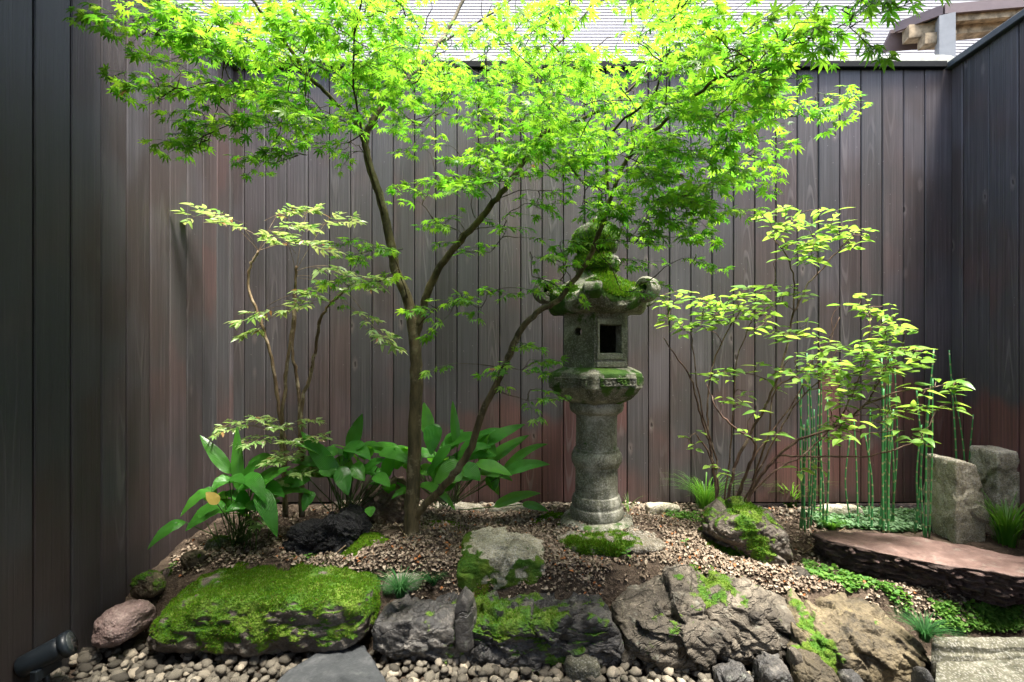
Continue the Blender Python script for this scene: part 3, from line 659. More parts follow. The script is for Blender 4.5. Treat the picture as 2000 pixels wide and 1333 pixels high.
for k, (xa, xb, ty, by, d_, mt, lb) in enumerate([(246, 318, 1112, 1160, 2.0, 'ochre', 'yellowish lump of stone along the foot of the left fence, nearest the pinkish boulder'),
        (296, 326, 1110, 1135, 2.08, 'pink_rock', 'small reddish stone beside the yellowish lump at the left fence'),
        (345, 400, 1072, 1098, 2.16, 'ochre', 'pale narrow stone at the left fence under the drooping broad leaf'),
        (395, 446, 1044, 1078, 2.28, 'curb', 'mossy pale stone at the left fence behind the left broad-leaf clump')]):
    rock('edging_stone', lb, xa, xb, ty, by, d_, .10, 300 + k, mt, p=4, sub=5, rough=.08, group='stones edging the left fence', moss=(.45, 9, .3, 500, .006))
for k, (xa, xb) in enumerate([(845, 950), (952, 1035), (1262, 1330), (1600, 1690)]):
    rock('kerb_stone', ['long pale kerb stone under the right broad-leaf clump', 'pale kerb stone in front of the fence, left of the lantern', 'small pale kerb stone by the fence, right of the lantern', 'pale kerb stone by the fence behind the horsetails'][k],
         xa, xb, 982, 1000, 2.66, .08, 330 + k, 'granite', p=6, sub=5, rough=.05, group='pale stones along the foot of the back fence')
# red slab, stepping stone and curb
def slab(name, label, poly, ztop, zbot, seed, mat, cat='stone', rgh=.006, lay=0, wob=.012, tilt=(0, 0), under=.0, group=GROUPR, moss=None, side=None):
    poly = np.asarray(poly, float); c = poly.mean(0); nA = 260
    seg = np.vstack((poly, poly[:1])); L = np.r_[0, np.cumsum(np.linalg.norm(np.diff(seg, axis=0), axis=1))]; s = np.linspace(0, L[-1], nA, endpoint=False)
    ol = np.stack([np.interp(s, L, seg[:, q]) for q in (0, 1)], 1)
    for _ in range(1): ol = .25 * np.roll(ol, 1, 0) + .5 * ol + .25 * np.roll(ol, -1, 0)
    tg = np.roll(ol, -1, 0) - np.roll(ol, 1, 0); nrm = unit(np.column_stack((tg[:, 1], -tg[:, 0])))
    if ((ol - c) * nrm).sum() < 0: nrm = -nrm
    ol3 = np.column_stack((ol, np.zeros(nA))); ol = ol + nrm * (wob * fbm(ol3 * 9, seed, 4))[:, None]
    rings = []; ts = np.linspace(0, 1, 26)[1:]
    for t in ts:
        q = c + (ol - c) * t; z = np.full(nA, ztop) - .004 * max(0, (t - .96) / .04) ** 2
        rings.append(np.column_stack((q, z)))
    zs = np.linspace(ztop - .007, zbot, 56 if lay else 24)
    for k, z in enumerate(zs):
        f = k / (len(zs) - 1); o3 = np.column_stack((ol, np.full(nA, z * (1.0))))
        amp = 0
        if lay:
            ly = f * lay + 2.2 * fbm(o3 * np.array((2.2, 2.2, .5)), seed + 4, 3); lv = np.floor(ly); fr_ = ly - lv
            br = np.floor(6 * fbm(o3 * np.array((5., 5., 0.)) + lv[:, None] * 3.7, seed + 12, 2)).astype(int)
            amp = (.016 * _h(lv.astype(int), br, np.zeros(nA, int), seed) + .010 * (fr_ - .5) + .012 * fbm(o3 * np.array((22., 22., 70.)), seed + 6, 3)) * min(1, k / 4)
        q = ol + nrm * (amp - under * f + .004)[:, None] if lay else ol + nrm * (.006 * fbm(o3 * 12, seed + 5, 3) - under * f)[:, None]
        rings.append(np.column_stack((q, np.full(nA, z))))
    V = np.vstack(rings); nR = len(rings)
    V[:, 2] += np.where(np.arange(len(V)) < 25 * nA, rgh * fbm(V * np.array((6., 6., 0.)), seed + 8, 4), 0)
    V[:, 2] += (V[:, 0] - c[0]) * tilt[0] + (V[:, 1] - c[1]) * tilt[1]
    i, j = np.meshgrid(np.arange(nR - 1), np.arange(nA), indexing='ij'); j2 = (j + 1) % nA
    Q = np.stack((i*nA + j, (i+1)*nA + j, (i+1)*nA + j2, i*nA + j2), -1).reshape(-1, 4)
    V = np.vstack((V, [(c[0], c[1], ztop)])); k = np.arange(nA); T = np.stack((k, (k + 1) % nA, np.full(nA, len(V) - 1)), 1)
    o = add(name, V, [Q, T], M[mat], loc=(c[0], c[1], zbot), label=label, cat=cat, group=group)
    # face outward
    bm = bmesh.new(); bm.from_mesh(o.data); bmesh.ops.recalc_face_normals(bm, faces=bm.faces[:]); bm.to_mesh(o.data); bm.free()
    if side:
        o.data.materials.append(M[side]); mi = np.zeros(len(o.data.polygons), np.int32); mi[24 * nA:len(Q)] = 1; o.data.polygons.foreach_set('material_index', mi)
    set_attr(o.data, 'moss', np.full(len(o.data.vertices), -.5)); return o
zt = .335
pr = [onz(a, b, zt)[:2] for a, b in [(1585, 1043), (1640, 1038), (1720, 1040), (1800, 1046), (1890, 1062), (1990, 1084), (2110, 1098), (2150, 1112), (2060, 1122), (1940, 1118), (1850, 1106), (1770, 1088), (1690, 1072), (1620, 1056)]]
slab('flat_red_stone', 'long flat reddish stone slab with a dark layered edge on the right', pr, zt, .185, 401, 'red_stone', lay=15, side='slab_side', wob=.022, under=.05, rgh=.007, tilt=(-.02, -.01))
sp_ = [onz(a, b, .055)[:2] for a, b in [(500, 1370), (560, 1306), (610, 1276), (640, 1262), (690, 1254), (712, 1259), (735, 1300), (770, 1360), (800, 1440), (640, 1470), (500, 1440)]]
slab('stepping_stone', 'smooth dark grey stepping stone in the gravel at the front', sp_, .055, -.03, 411, 'grey_slab', rgh=.004, wob=.008, group='paving stones')
# worked stone curb with a groove, lower right
def curb(name, label, xa, xb, prof, mat, seed, skew=0.0):
    nS = 60; xs_ = np.linspace(xa, xb, nS); pr_ = np.array(prof); m_ = len(pr_)
    V = np.zeros((nS, m_, 3)); V[..., 0] = xs_[:, None]; V[..., 1] = pr_[None, :, 0]; V[..., 0] += (pr_[None, :, 0] - 1.70) * (1 - np.linspace(0, 1, nS)[:, None]) * skew; V[..., 2] = pr_[None, :, 1]
    V = V.reshape(-1, 3); V += np.stack([.006 * fbm(V * 11, seed + q, 4) for q in range(3)], 1)
    i, j = np.meshgrid(np.arange(nS - 1), np.arange(m_ - 1), indexing='ij'); Q = np.stack((i*m_ + j, (i+1)*m_ + j, (i+1)*m_ + j + 1, i*m_ + j + 1), -1).reshape(-1, 4)
    ends = [np.arange(m_)[None, ::-1], (np.arange(m_) + (nS - 1) * m_)[None]]
    o = add(name, V, [Q] + ends, M[mat], loc=((xa + xb) / 2, pr_[:, 0].mean(), pr_[:, 1].min()), label=label, cat='curb stone', group='worked stone curbs')
    bm = bmesh.new(); bm.from_mesh(o.data); bmesh.ops.recalc_face_normals(bm, faces=bm.faces[:]); bm.to_mesh(o.data); bm.free()
    set_attr(o.data, 'moss', np.full(len(o.data.vertices), -.3)); return o
def dens(pr_, k=7):
    P = np.asarray(pr_, float); return np.vstack([P[q] + (P[q+1] - P[q]) * t for q in range(len(P) - 1) for t in np.arange(k)[:, None] / k] + [P[-1:]])
x0c = .84 * 1.70
curb('curb_stone', 'long narrow ridged curb stone at the edge of the low green plants, lower right', x0c, 2.3, dens([(1.77, .0), (1.77, .138), (1.758, .152), (1.732, .152), (1.716, .140), (1.712, .120), (1.694, .118), (1.688, .106), (1.686, .0)]), 'curb', 501, .84)
curb('curb_stone', 'broad greenish curb block in front of the ridged curb stone, lower right corner', x0c + .015, 2.3, dens([(1.682, .0), (1.682, .108), (1.672, .120), (1.59, .112), (1.565, .10), (1.555, .0)]), 'curb', 511, .84)

# ---------------------------------------------------------------- stone lantern
LX, LY = .325, 2.42; K = LY / F
def lz(py): return HC - (py - 690) * K
lan = empty('stone_lantern', (LX, LY, lz(1026)), 'tall weathered stone garden lantern with curled roof corners, mossy and green with age', 'stone lantern')
PH0 = -11.0
def ring_xy(r, phi): return np.stack((LX + r * np.sin(phi), LY - r * np.cos(phi)), -1)
def grid_faces(n, m, closed=True):
    i, j = np.meshgrid(np.arange(n - 1), np.arange(m if closed else m - 1), indexing='ij'); j2 = (j + 1) % m
    return np.stack((i*m + j, i*m + j2, (i+1)*m + j2, (i+1)*m + j), -1).reshape(-1, 4)
def densify(prof, step=3.0):
    P = np.asarray(prof, float); out = []
    for a, b in zip(P[:-1], P[1:]):
        k = max(1, int(np.linalg.norm(b - a) / step)); out += [a + (b - a) * t for t in np.arange(k) / k]
    return np.array(out + [P[-1]])
def stone_part(name, V, Fs, par, moss, seed, ero=.0022):
    V = np.asarray(V, float); C0 = np.array((LX, LY, 0)); nr = unit(V - C0 - np.array((0, 0, 1)) * V[:, 2:3])
    V = V + nr * (ero * fbm(V * 22, seed, 3) + ero * .4 * fbm(V * 90, seed + 3, 2))[:, None] + np.array((0, 0, 1)) * (ero * .5 * fbm(V * 30, seed + 7, 2))[:, None]
    o = add(name, V, Fs, M['lantern'], par)
    bm = bmesh.new(); bm.from_mesh(o.data); bmesh.ops.recalc_face_normals(bm, faces=bm.faces[:]); bm.to_mesh(o.data); bm.free()
    o.data.set_sharp_from_angle(angle=R(33)); set_attr(o.data, 'moss', moss(V)); return o
def lathe(name, prof, par, moss, seed, n=72, **kw):
    P = densify(prof); phi = np.arange(n) * 2 * np.pi / n
    V = np.concatenate([np.column_stack((ring_xy(r * K, phi), np.full(n, lz(py)))) for r, py in P])
    return stone_part(name, V, [grid_faces(len(P), n), np.arange(n)[None, ::-1], (np.arange(n) + (len(P)-1)*n)[None]], par, moss, seed, **kw)
def hexr(phi, p=26):
    a = R(PH0 + 30) + np.arange(6) * np.pi / 3
    return 1 / ((np.maximum(np.cos(phi[:, None] - a) / math.cos(np.pi / 6), 0) ** p).sum(1) ** (1 / p))
def hexloft(name, prof, par, moss, seed, n=180, p=90, **kw):
    P = densify(prof); phi = np.arange(n) * 2 * np.pi / n; h = hexr(phi, p)
    V = np.concatenate([np.column_stack((ring_xy(r * K * h, phi), np.full(n, lz(py)))) for r, py in P])
    return stone_part(name, V, [grid_faces(len(P), n), np.arange(n)[None, ::-1], (np.arange(n) + (len(P)-1)*n)[None]], par, moss, seed, **kw)
def lmoss(base, up=0.0, side=0.0, nz=.45):
    def f(V):
        ph = np.arctan2(V[:, 0] - LX, -(V[:, 1] - LY)); return np.clip(base + nz * fbm(V * 11, 77, 4) + side * np.cos(ph - R(-60)), -.5, 1.2)
    return f
lathe('base_disc', [(30, 1027), (66, 1027), (71, 1022), (70, 1014), (62, 1008), (40, 1006)], lan, lmoss(.2), 1, ero=.006)
lathe('shaft', [(30, 1009), (50, 1008), (52, 1003), (52, 994), (50.5, 988), (48, 986), (47.6, 985), (48.5, 979), (48, 974), (45.5, 968), (45, 966), (41.6, 964), (41.3, 955), (41, 935), (40.7, 914), (40.7, 912.5), (43.5, 911.5), (43.8, 907), (46.6, 904), (48.8, 898), (49.4, 892), (48.6, 886), (46.2, 881), (43.6, 879), (43.4, 875), (40.0, 874.5), (39.9, 872.5), (39.7, 845), (39.5, 814), (39.5, 812), (40.5, 811.5), (40.5, 808), (46, 806), (50.5, 802), (52.5, 796), (52.5, 788), (51, 785), (30, 784)], lan, lmoss(.02, side=.10, nz=.35), 2, ero=.0011)
pl = hexloft('platform', [(30, 786), (53, 786.5), (60, 783), (76, 776), (89, 765), (94, 758), (97, 755.5), (99.5, 753.5), (99.5, 731), (97.5, 727), (80, 720), (70, 717), (40, 716)], lan, lmoss(.33, side=.10, nz=.5), 3)
# carved reliefs on the six sides of the platform
for k in range(6):
    ph = R(PH0 + 30 + 60 * k); ap = 99.5 * K * math.cos(np.pi / 6); nu, nv = 46, 15
    u, v = np.meshgrid(np.linspace(-1, 1, nu), np.linspace(-1, 1, nv)); u = u.ravel(); v = v.ravel(); hw, hh = 37 * K, 7.8 * K
    uu, vv = u * hw, v * hh
    pat = np.sin(uu * 190 + 2.2 * np.sin(vv * 230 + k)) * np.cos(vv * 260 + 1.7 * np.sin(uu * 120)); edge = np.maximum(sstep(.9, .97, abs(u)), sstep(.74, .9, abs(v)))
    dep = .004 + .0045 * pat * (1 - edge) + .0045 * edge; dep[(abs(u) > .99) | (abs(v) > .99)] = -.003
    nrm = np.array((math.sin(ph), -math.cos(ph), 0)); tg = np.array((math.cos(ph), math.sin(ph), 0))
    V = np.array((LX, LY, lz(742))) + nrm * (ap + dep)[:, None] + tg * uu[:, None] + np.array((0, 0, 1)) * vv[:, None]
    o = add('carved_panel', V, grid_faces(nv, nu, False), M['lantern'], pl); set_attr(o.data, 'moss', np.clip(.30 + .45 * fbm(V * 14, 5, 3), -.5, 1.2))
# light box with a square window, a round hole and plain walls
RB = 68.5
def hole_face(bag, ph, hole, hw, z0, z1, dep, n=40):
    ap = RB * K * math.cos(np.pi / 6); nrm = np.array((math.sin(ph), -math.cos(ph), 0)); tg = np.array((math.cos(ph), math.sin(ph), 0)); up = np.array((0, 0, 1.)); zc = (z0 + z1) / 2
    a = (np.arange(n) + .5) * 2 * np.pi / n; H = np.array([hole(t) for t in a])
    cx, cz = H.mean(0); hz = (z1 - z0) / 2; O = []
    for t in a:
        c, s = math.cos(t), math.sin(t); O.append((cx, cz - zc, c, s))
    out = []
    for t, (hx, hzz) in zip(a, H):
        c, s = math.cos(t), math.sin(t); x0, y0 = cx, cz - zc
        tx = ((hw if c > 0 else -hw) - x0) / c if abs(c) > 1e-6 else 1e9; ty = ((hz if s > 0 else -hz) - y0) / s if abs(s) > 1e-6 else 1e9
        m = min(tx, ty); out.append((x0 + c * m, y0 + s * m))
    out = np.array(out)
    # snap nearest samples to the corners so the rectangle closes
    for sx in (-hw, hw):
        for sy in (-hz, hz):
            out[np.argmin(((out - (sx, sy)) ** 2).sum(1))] = (sx, sy)
    H2 = H - np.array((0, zc)); rings = []
    for t in np.linspace(0, 1, 6): rings.append((out * (1 - t) + H2 * t, 0.0))
    for d_ in (.004, .02, dep): rings.append((H2 * (1 - .03 * (d_ > .01)), d_))
    V = np.concatenate([np.array((LX, LY, zc)) + tg * q[:, :1] + up * q[:, 1:] + nrm * (ap - d_) for q, d_ in rings])
    bag.put(V, grid_faces(len(rings), n))
zb0, zb1 = lz(718), lz(608)
bag = Bag(); hw = RB * K / 2
def sq(cx, cz, w2, h2):
    def f(t):
        c, s = math.cos(t), math.sin(t); m = min(w2 / max(abs(c), 1e-6), h2 / max(abs(s), 1e-6)); return (cx + c * m, cz + s * m)
    return f
def ci(cx, cz, r): return lambda t: (cx + r * math.cos(t), cz + r * math.sin(t))
hole_face(bag, R(PH0 + 30), sq(-.004, lz(664), .058, .068), hw, zb0, zb1, .05)
hole_face(bag, R(PH0 - 30), ci(-.004, lz(650), .0215), hw, zb0, zb1, .05)
for k in range(2, 6):
    if k == 4: hole_face(bag, R(PH0 + 30 + 60 * 3), sq(0, lz(664), .05, .06), hw, zb0, zb1, .05); continue
for k in (1, 2, 4):
    ph = R(PH0 + 30 + 60 * k); ap = RB * K * math.cos(np.pi / 6); nrm = np.array((math.sin(ph), -math.cos(ph), 0)); tg = np.array((math.cos(ph), math.sin(ph), 0))
    u, v = np.meshgrid(np.linspace(-hw, hw, 14), np.linspace(zb0, zb1, 20)); V = np.array((LX, LY, 0)) + nrm * ap + tg * u.ravel()[:, None] + np.array((0, 0, 1)) * v.ravel()[:, None]
    bag.put(V, grid_faces(20, 14, False))
# inner lining so the hollow is closed and dark
phi = np.arange(6) * np.pi / 3 + R(PH0); ri = (RB - 22) * K
for z_ in (zb0 + .045, zb1 - .01):
    pass
V = np.concatenate([np.column_stack((ring_xy(RB * K * .985, phi), np.full(6, z_))) for z_ in (zb0 + .02, zb1 - .006)])
bag.put(V[:6], None, np.array([(0, 1, 2), (0, 2, 3), (0, 3, 4), (0, 4, 5)])); bag.put(V[6:], None, np.array([(0, 1, 2), (0, 2, 3), (0, 3, 4), (0, 4, 5)]))
V, Fs = bag.out(); lb = stone_part('light_box', V, Fs, lan, lmoss(.12, side=.16, nz=.4), 4, ero=.0012)
ph = R(PH0 + 30); nrm = np.array((math.sin(ph), -math.cos(ph), 0)); tg = np.array((math.cos(ph), math.sin(ph), 0)); ap = RB * K * math.cos(np.pi / 6)
def facebar(u0, u1, z0, z1, out, name='window_frame'):
    V, T = bbox_mesh((u0, -.004, z0), (u1, out, z1), .002); V = np.array((LX, LY, 0)) + nrm * (ap + V[:, 1:2]) + tg * V[:, :1] + np.array((0, 0, 1)) * V[:, 2:]
    return V, T
b2 = Bag()
for a in [(-.074, -.062, lz(700), lz(628), .006), (.054, .066, lz(700), lz(628), .006), (-.074, .066, lz(637), lz(627), .007), (-.078, .070, lz(702), lz(691), .009), (-.080, .074, lz(716), lz(706), .012)]:
    V, T = facebar(*a); b2.put(V, None, T)
V, Fs = b2.out(); fo = add('window_frame', V, Fs, M['lantern'], lb, smooth=False, kind='stuff'); set_attr(fo.data, 'moss', np.full(len(V), .05))
# roof: hipped hexagon with lifted corners
n = 192; phi = np.arange(n) * 2 * np.pi / n
a6 = (phi - R(PH0)) % (np.pi / 3); a6 = np.minimum(a6, np.pi / 3 - a6); corner = np.exp(-(a6 / .20) ** 2); h1 = hexr(phi, 22)
rings = []
for t in np.linspace(0, 1, 22):
    hh = h1 ** min(1, t * 2.5); r = (36 + (106 - 36) * t ** .95) * hh * (1 + .05 * corner * t ** 3)
    py = 532 + 53 * t ** .66 - 27 * corner * t ** 4 - 5 * np.sin(np.pi * t) * corner
    rings.append((r, py))
for r_, dy in ((108, 5), (108.5, 12), (107, 20), (103, 27), (97, 31)):
    rings.append((r_ * h1 * (1 + .05 * corner), 585 + dy - 27 * corner * (r_ / 112) ** 5))
for t in np.linspace(0, 1, 8)[1:]:
    rings.append((((1 - t) * 97 + t * 60) * h1, 617 - 27 * corner * (1 - t) ** 3 * .8 - 1.5 * np.sin(np.pi * t)))
V = np.concatenate([np.column_stack((ring_xy(r * K, phi), HC - (np.broadcast_to(py, n) - 690) * K)) for r, py in rings])
def roofmoss(V):
    ph = np.arctan2(V[:, 0] - LX, -(V[:, 1] - LY)); rr = np.hypot(V[:, 0] - LX, V[:, 1] - LY) / K
    return np.clip(.42 + .55 * fbm(V * 10, 13, 4) + .7 * np.exp(-((ph - .35) / .55) ** 2) * (V[:, 2] > lz(590)) - .2 * (V[:, 2] < lz(600)), -.5, 1.2)
ro = stone_part('roof', V, [grid_faces(len(rings), n), np.arange(n)[None, ::-1], (np.arange(n) + (len(rings)-1)*n)[None]], lan, roofmoss, 6, ero=.004)
VV = np.array([v.co[:] for v in ro.data.vertices]); TT = np.array([p.vertices[:3] for p in ro.data.polygons if len(p.vertices) == 4] + [(p.vertices[0], p.vertices[2], p.vertices[3]) for p in ro.data.polygons if len(p.vertices) == 4])
mm = roofmoss(VV + BASE[ro.name]); nz_ = vnorm(VV, TT)[:, 2]
wt = np.clip((mm[TT].mean(1) - .45), 0, 1) * (nz_[TT].mean(1) > .2)
V2, T2 = tuft_field(VV, TT, wt, 11000, .014, 5); add('moss', V2 + BASE[ro.name], T2, M['moss'], ro, kind='stuff', smooth=False)
# curled corners
for k in range(6):
    ph = R(PH0 + 60 * k); rad = np.array((math.sin(ph), -math.cos(ph), 0)); tg = np.array((math.cos(ph), math.sin(ph), 0)); up = np.array((0, 0, 1.))
    sk = .55 if k == 0 else 1.0
    pts = [(64, 568), (78, 578), (90, 587), (99, 590), (104, 590)] if k else [(64, 568), (78, 576), (92, 584), (102, 588)]
    for a in np.linspace(-75, 300, 24):
        q = (a + 75) / 375; rho = (17.5 - 10.5 * q) * sk; pts.append(((104 if k else 98) + rho * math.cos(R(a)) * .9 + 3, (572 if k else 578) - rho * math.sin(R(a))))
    pts = np.array(pts); tn = unit(np.gradient(pts, axis=0)); nm = np.column_stack((-tn[:, 1], tn[:, 0])); q = np.linspace(0, 1, len(pts))
    hw_ = np.interp(q, [0, .15, .5, 1], [8, 15, 17, 15]); ht = np.interp(q, [0, .2, 1], [8, 8.5, 5]); ang = (np.arange(12) + .5) * np.pi / 6
    V = []
    for (r_, py), m_, w2, t2 in zip(pts, nm, hw_, ht):
        for a in ang:
            cx, cy_ = math.copysign(abs(math.cos(a)) ** .6, math.cos(a)), math.copysign(abs(math.sin(a)) ** .6, math.sin(a))
            V.append(np.array((LX, LY, 0)) + rad * (r_ + m_[0] * t2 * cy_) * K + tg * (w2 * cx) * K + up * lz(py + m_[1] * t2 * cy_))
    stone_part('corner_scroll', np.array(V), [grid_faces(len(pts), 12), np.arange(12)[None, ::-1], (np.arange(12) + (len(pts)-1)*12)[None]], ro, lmoss(.25, nz=.6), 20 + k, ero=.003)
fi = lathe('finial', [(26, 538), (32, 534), (41, 529), (45, 521), (45, 512), (41, 504), (34, 499), (33, 496), (40, 492), (44, 484), (45.5, 472), (45, 460), (40, 450), (30, 443), (18, 437), (8, 431), (3, 426), (1, 423)], lan, lambda V: np.clip(.72 + .6 * fbm(V * 12, 41, 4), -.5, 1.2), 8, ero=.004)
VV = np.array([v.co[:] for v in fi.data.vertices]); TT = np.array([p.vertices[:3] for p in fi.data.polygons if len(p.vertices) == 4] + [(p.vertices[0], p.vertices[2], p.vertices[3]) for p in fi.data.polygons if len(p.vertices) == 4])
V2, T2 = tuft_field(VV, TT, np.clip(fbm((VV + BASE[fi.name]) * 12, 41, 4) + .3, 0, 1)[TT].mean(1), 6000, .016, 9); add('moss', V2 + BASE[fi.name], T2, M['moss'], fi, kind='stuff', smooth=False)

# ---------------------------------------------------------------- spot lamp, lower left
sa, sb = at(38, 1306, 1.64), at(132, 1258, 1.70); ax = unit(sb - sa)
sl = empty('garden_spotlight', at(95, 1330, 1.66), 'black tubular garden spotlight in the dark corner by the left fence', 'spotlight')
V, Q, T = tube(np.array([sa, sa + ax * .006, sa + ax * .05, sb - ax * .03, sb]), [.030, .036, .038, .040, .040], 28); add('lamp_body', V, [Q, T], M['black'], sl)
V, Q, T = tube(np.array([sb - ax * .012, sb + ax * .012]), [.044, .044], 28); bz = add('bezel', V, [Q, T], M['black'], sl)
V, Q, T = tube(np.array([sb + ax * .010, sb + ax * .014]), [.036, .036], 24); add('lens', V, [Q, T], M['lens'], bz)
mid = sa * .45 + sb * .55
V, Q, T = tube(np.array([mid - (0, 0, .03), mid - (0, 0, .17)]), .010, 10); add('stake', V, [Q, T], M['black'], sl)
V, T = bbox_mesh(mid + (-.012, -.046, -.07), mid + (.012, .046, -.03), .003); add('bracket', V, T, M['black'], sl, smooth=False)

# ---------------------------------------------------------------- growth helpers
class Plant:
    def __init__(s, limbs):
        s.nodes = []; s.tan = []; s.limbs = []
        for pts, r0, r1 in limbs:
            P = resample(np.array([at(*p) for p in pts]), 6); P[1:-1] += rng.normal(0, .0022, (len(P) - 2, 3))
            s.limbs.append((P, np.linspace(r0, r1, len(P)))); T = unit(np.gradient(P, axis=0))
            for p, t in zip(P, T): s.nodes.append(p); s.tan.append(t)
        s.twigs = []
    def reach(s, targets, dirs, pen=.7, r=.0016, first=None, sag=.0):
        N = np.array(s.nodes); d0 = [np.min(np.linalg.norm(N - t, axis=1)) for t in targets]; order = np.argsort(d0); own = {}
        for k in order:
            t, D = np.array(targets[k]), np.array(dirs[k]); N = np.array(s.nodes); TT = np.array(s.tan); v = t - N; L = np.linalg.norm(v, axis=1)
            c = L + pen * np.maximum(0, -v[:, 2]) + .35 * L * (1 - (v * TT).sum(1) / (L + 1e-6)) + .25 * np.maximum(0, -(v * D).sum(1))
            i = int(np.argmin(c)); a = N[i]; L = max(L[i], .01)
            c1 = a + unit(TT[i] * .6 + unit(t - a) * .8) * L * .4; c2 = t - D * L * .3 - np.array((0, 0, 1)) * sag * L
            m = max(4, int(L / .04)); q = np.linspace(0, 1, m + 1)[:, None]
            P = (1-q)**3 * a + 3*(1-q)**2*q * c1 + 3*(1-q)*q*q * c2 + q**3 * t
            P[1:-1] += rng.normal(0, .003, (m - 1, 3)); Tn = unit(np.gradient(P, axis=0))
            rr = r * (1 + 1.6 * L) ; s.twigs.append((P, np.linspace(rr * 1.5, r * .75, m + 1)))
            for p, tt in zip(P[1:], Tn[1:]): s.nodes.append(p); s.tan.append(tt)
def in_view(P, mg=30):
    x = P[:, 0] / P[:, 1] * F + 1040; y = 690 - (P[:, 2] - HC) / P[:, 1] * F
    return (x > -mg) & (x < 2000 + mg) & (y > -mg) & (y < 1333 + mg) & (P[:, 1] > .2)
def leaves_out(root, lst, tmpl, mat, nmax=290, name='leaf', stuff='leaves'):
    'the nearest leaves in view as parts, the rest as one part'
    X = np.array([l[0] for l in lst]); P = np.array([l[1] for l in lst]); Z = np.array([l[2] for l in lst]); S = np.array([l[3] for l in lst]); tv = np.array([l[4] for l in lst]) if len(lst[0]) > 4 else rng.integers(0, len(tmpl), len(lst))
    Mx = frames(X, Z); size = S / P[:, 1] * in_view(P, -10); big = np.argsort(-size)[:nmax]; isb = np.zeros(len(lst), bool); isb[big] = True
    mes = [mesh_of(name, V, Fs, True, mat) for V, Fs in tmpl]
    for k in np.where(isb)[0]: put(name, mes[tv[k]], root, Mx[k], P[k], S[k])
    if (~isb).any():
        b = Bag()
        for q, (V, Fs) in enumerate(tmpl):
            s_ = (~isb) & (tv == q)
            if s_.any():
                V2, F2 = spread(V, Fs, Mx[s_], P[s_], S[s_])
                for f in F2: pass
                b.V.append(V2)
                for f in F2: (b.Q if f.shape[1] == 4 else b.T).append(f + b.n)
                b.n += len(V2)
        V, Fs = b.out(); add(stuff, V, Fs, mat, root, kind='stuff')
def tubes_part(name, tubes, mat, root, sides=5, kind=None):
    b = Bag()
    for P, r in tubes:
        V, Q, T = tube(P, r, sides, cap=False); b.put(V, Q)
    V, Fs = b.out(); return add(name, V, Fs, mat, root, kind=kind)
def rdir(): return unit(rng.normal(size=3))
UP = np.array((0, 0, 1.))

# leaf shapes
def maple_leaf(seed, droop=.16, fold=.10):
    r_ = np.random.default_rng(seed); angs = np.radians([0, 36, -36, 72, -72, 118, -118]); Ls = [1.0, .92, .92, .72, .72, .38, .38]
    o = np.argsort(angs); angs = angs[o]; Ls = np.array(Ls)[o] * r_.uniform(.92, 1.05, 7)
    V = [(0, 0, 0)]; Q = []; nl = 7; sin_i = []
    for k in range(nl + 1):
        a = angs[0] - .35 if k == 0 else angs[-1] + .35 if k == nl else (angs[k-1] + angs[k]) / 2
        rr = .12 if k in (0, nl) else .24 * min(Ls[max(0, k-1)], Ls[min(nl-1, k)]) / .9
        V.append((rr * math.cos(a), rr * math.sin(a), 0)); sin_i.append(len(V) - 1)
    for k, (a, L) in enumerate(zip(angs, Ls)):
        c, s_ = math.cos(a), math.sin(a); wd = .125 * L ** .7
        base = len(V)
        for (l, w_) in ((.42, wd), (.42, -wd), (.70, wd * .72), (.70, -wd * .72), (1.0, 0), (.55, 0)):
            z = -fold * abs(w_) * -1.6 if w_ else -.02
            V.append((l * L * c - w_ * s_, l * L * s_ + w_ * c, z - droop * (l * L) ** 2))
        a1, b1, a2, b2, tip, mid = range(base, base + 6)
        Q += [(0, mid, a1, sin_i[k+1]), (0, sin_i[k], b1, mid), (mid, tip, a2, a1), (mid, b1, b2, tip)]
    return np.array(V, float), [np.array(Q)]
def oval_leaf(wr=.24, fold=.25, droop=.2, pointed=1.0, n=6, back=.4):
    t = np.linspace(0, 1, n + 1); w_ = wr * (np.sin(np.pi * t ** (.5 + back * .5)) ** .85) * (1 - .25 * pointed * t); w_[0] = .015; w_[-1] = .002
    V = []
    for tt, ww in zip(t, w_):
        z = -droop * tt ** 2
        V += [(tt, -ww, z + fold * ww), (tt, 0, z), (tt, ww, z + fold * ww)]
    Q = []
    for k in range(n): Q += [(3*k, 3*k+3, 3*k+4, 3*k+1), (3*k+1, 3*k+4, 3*k+5, 3*k+2)]
    return np.array(V), [np.array(Q)]

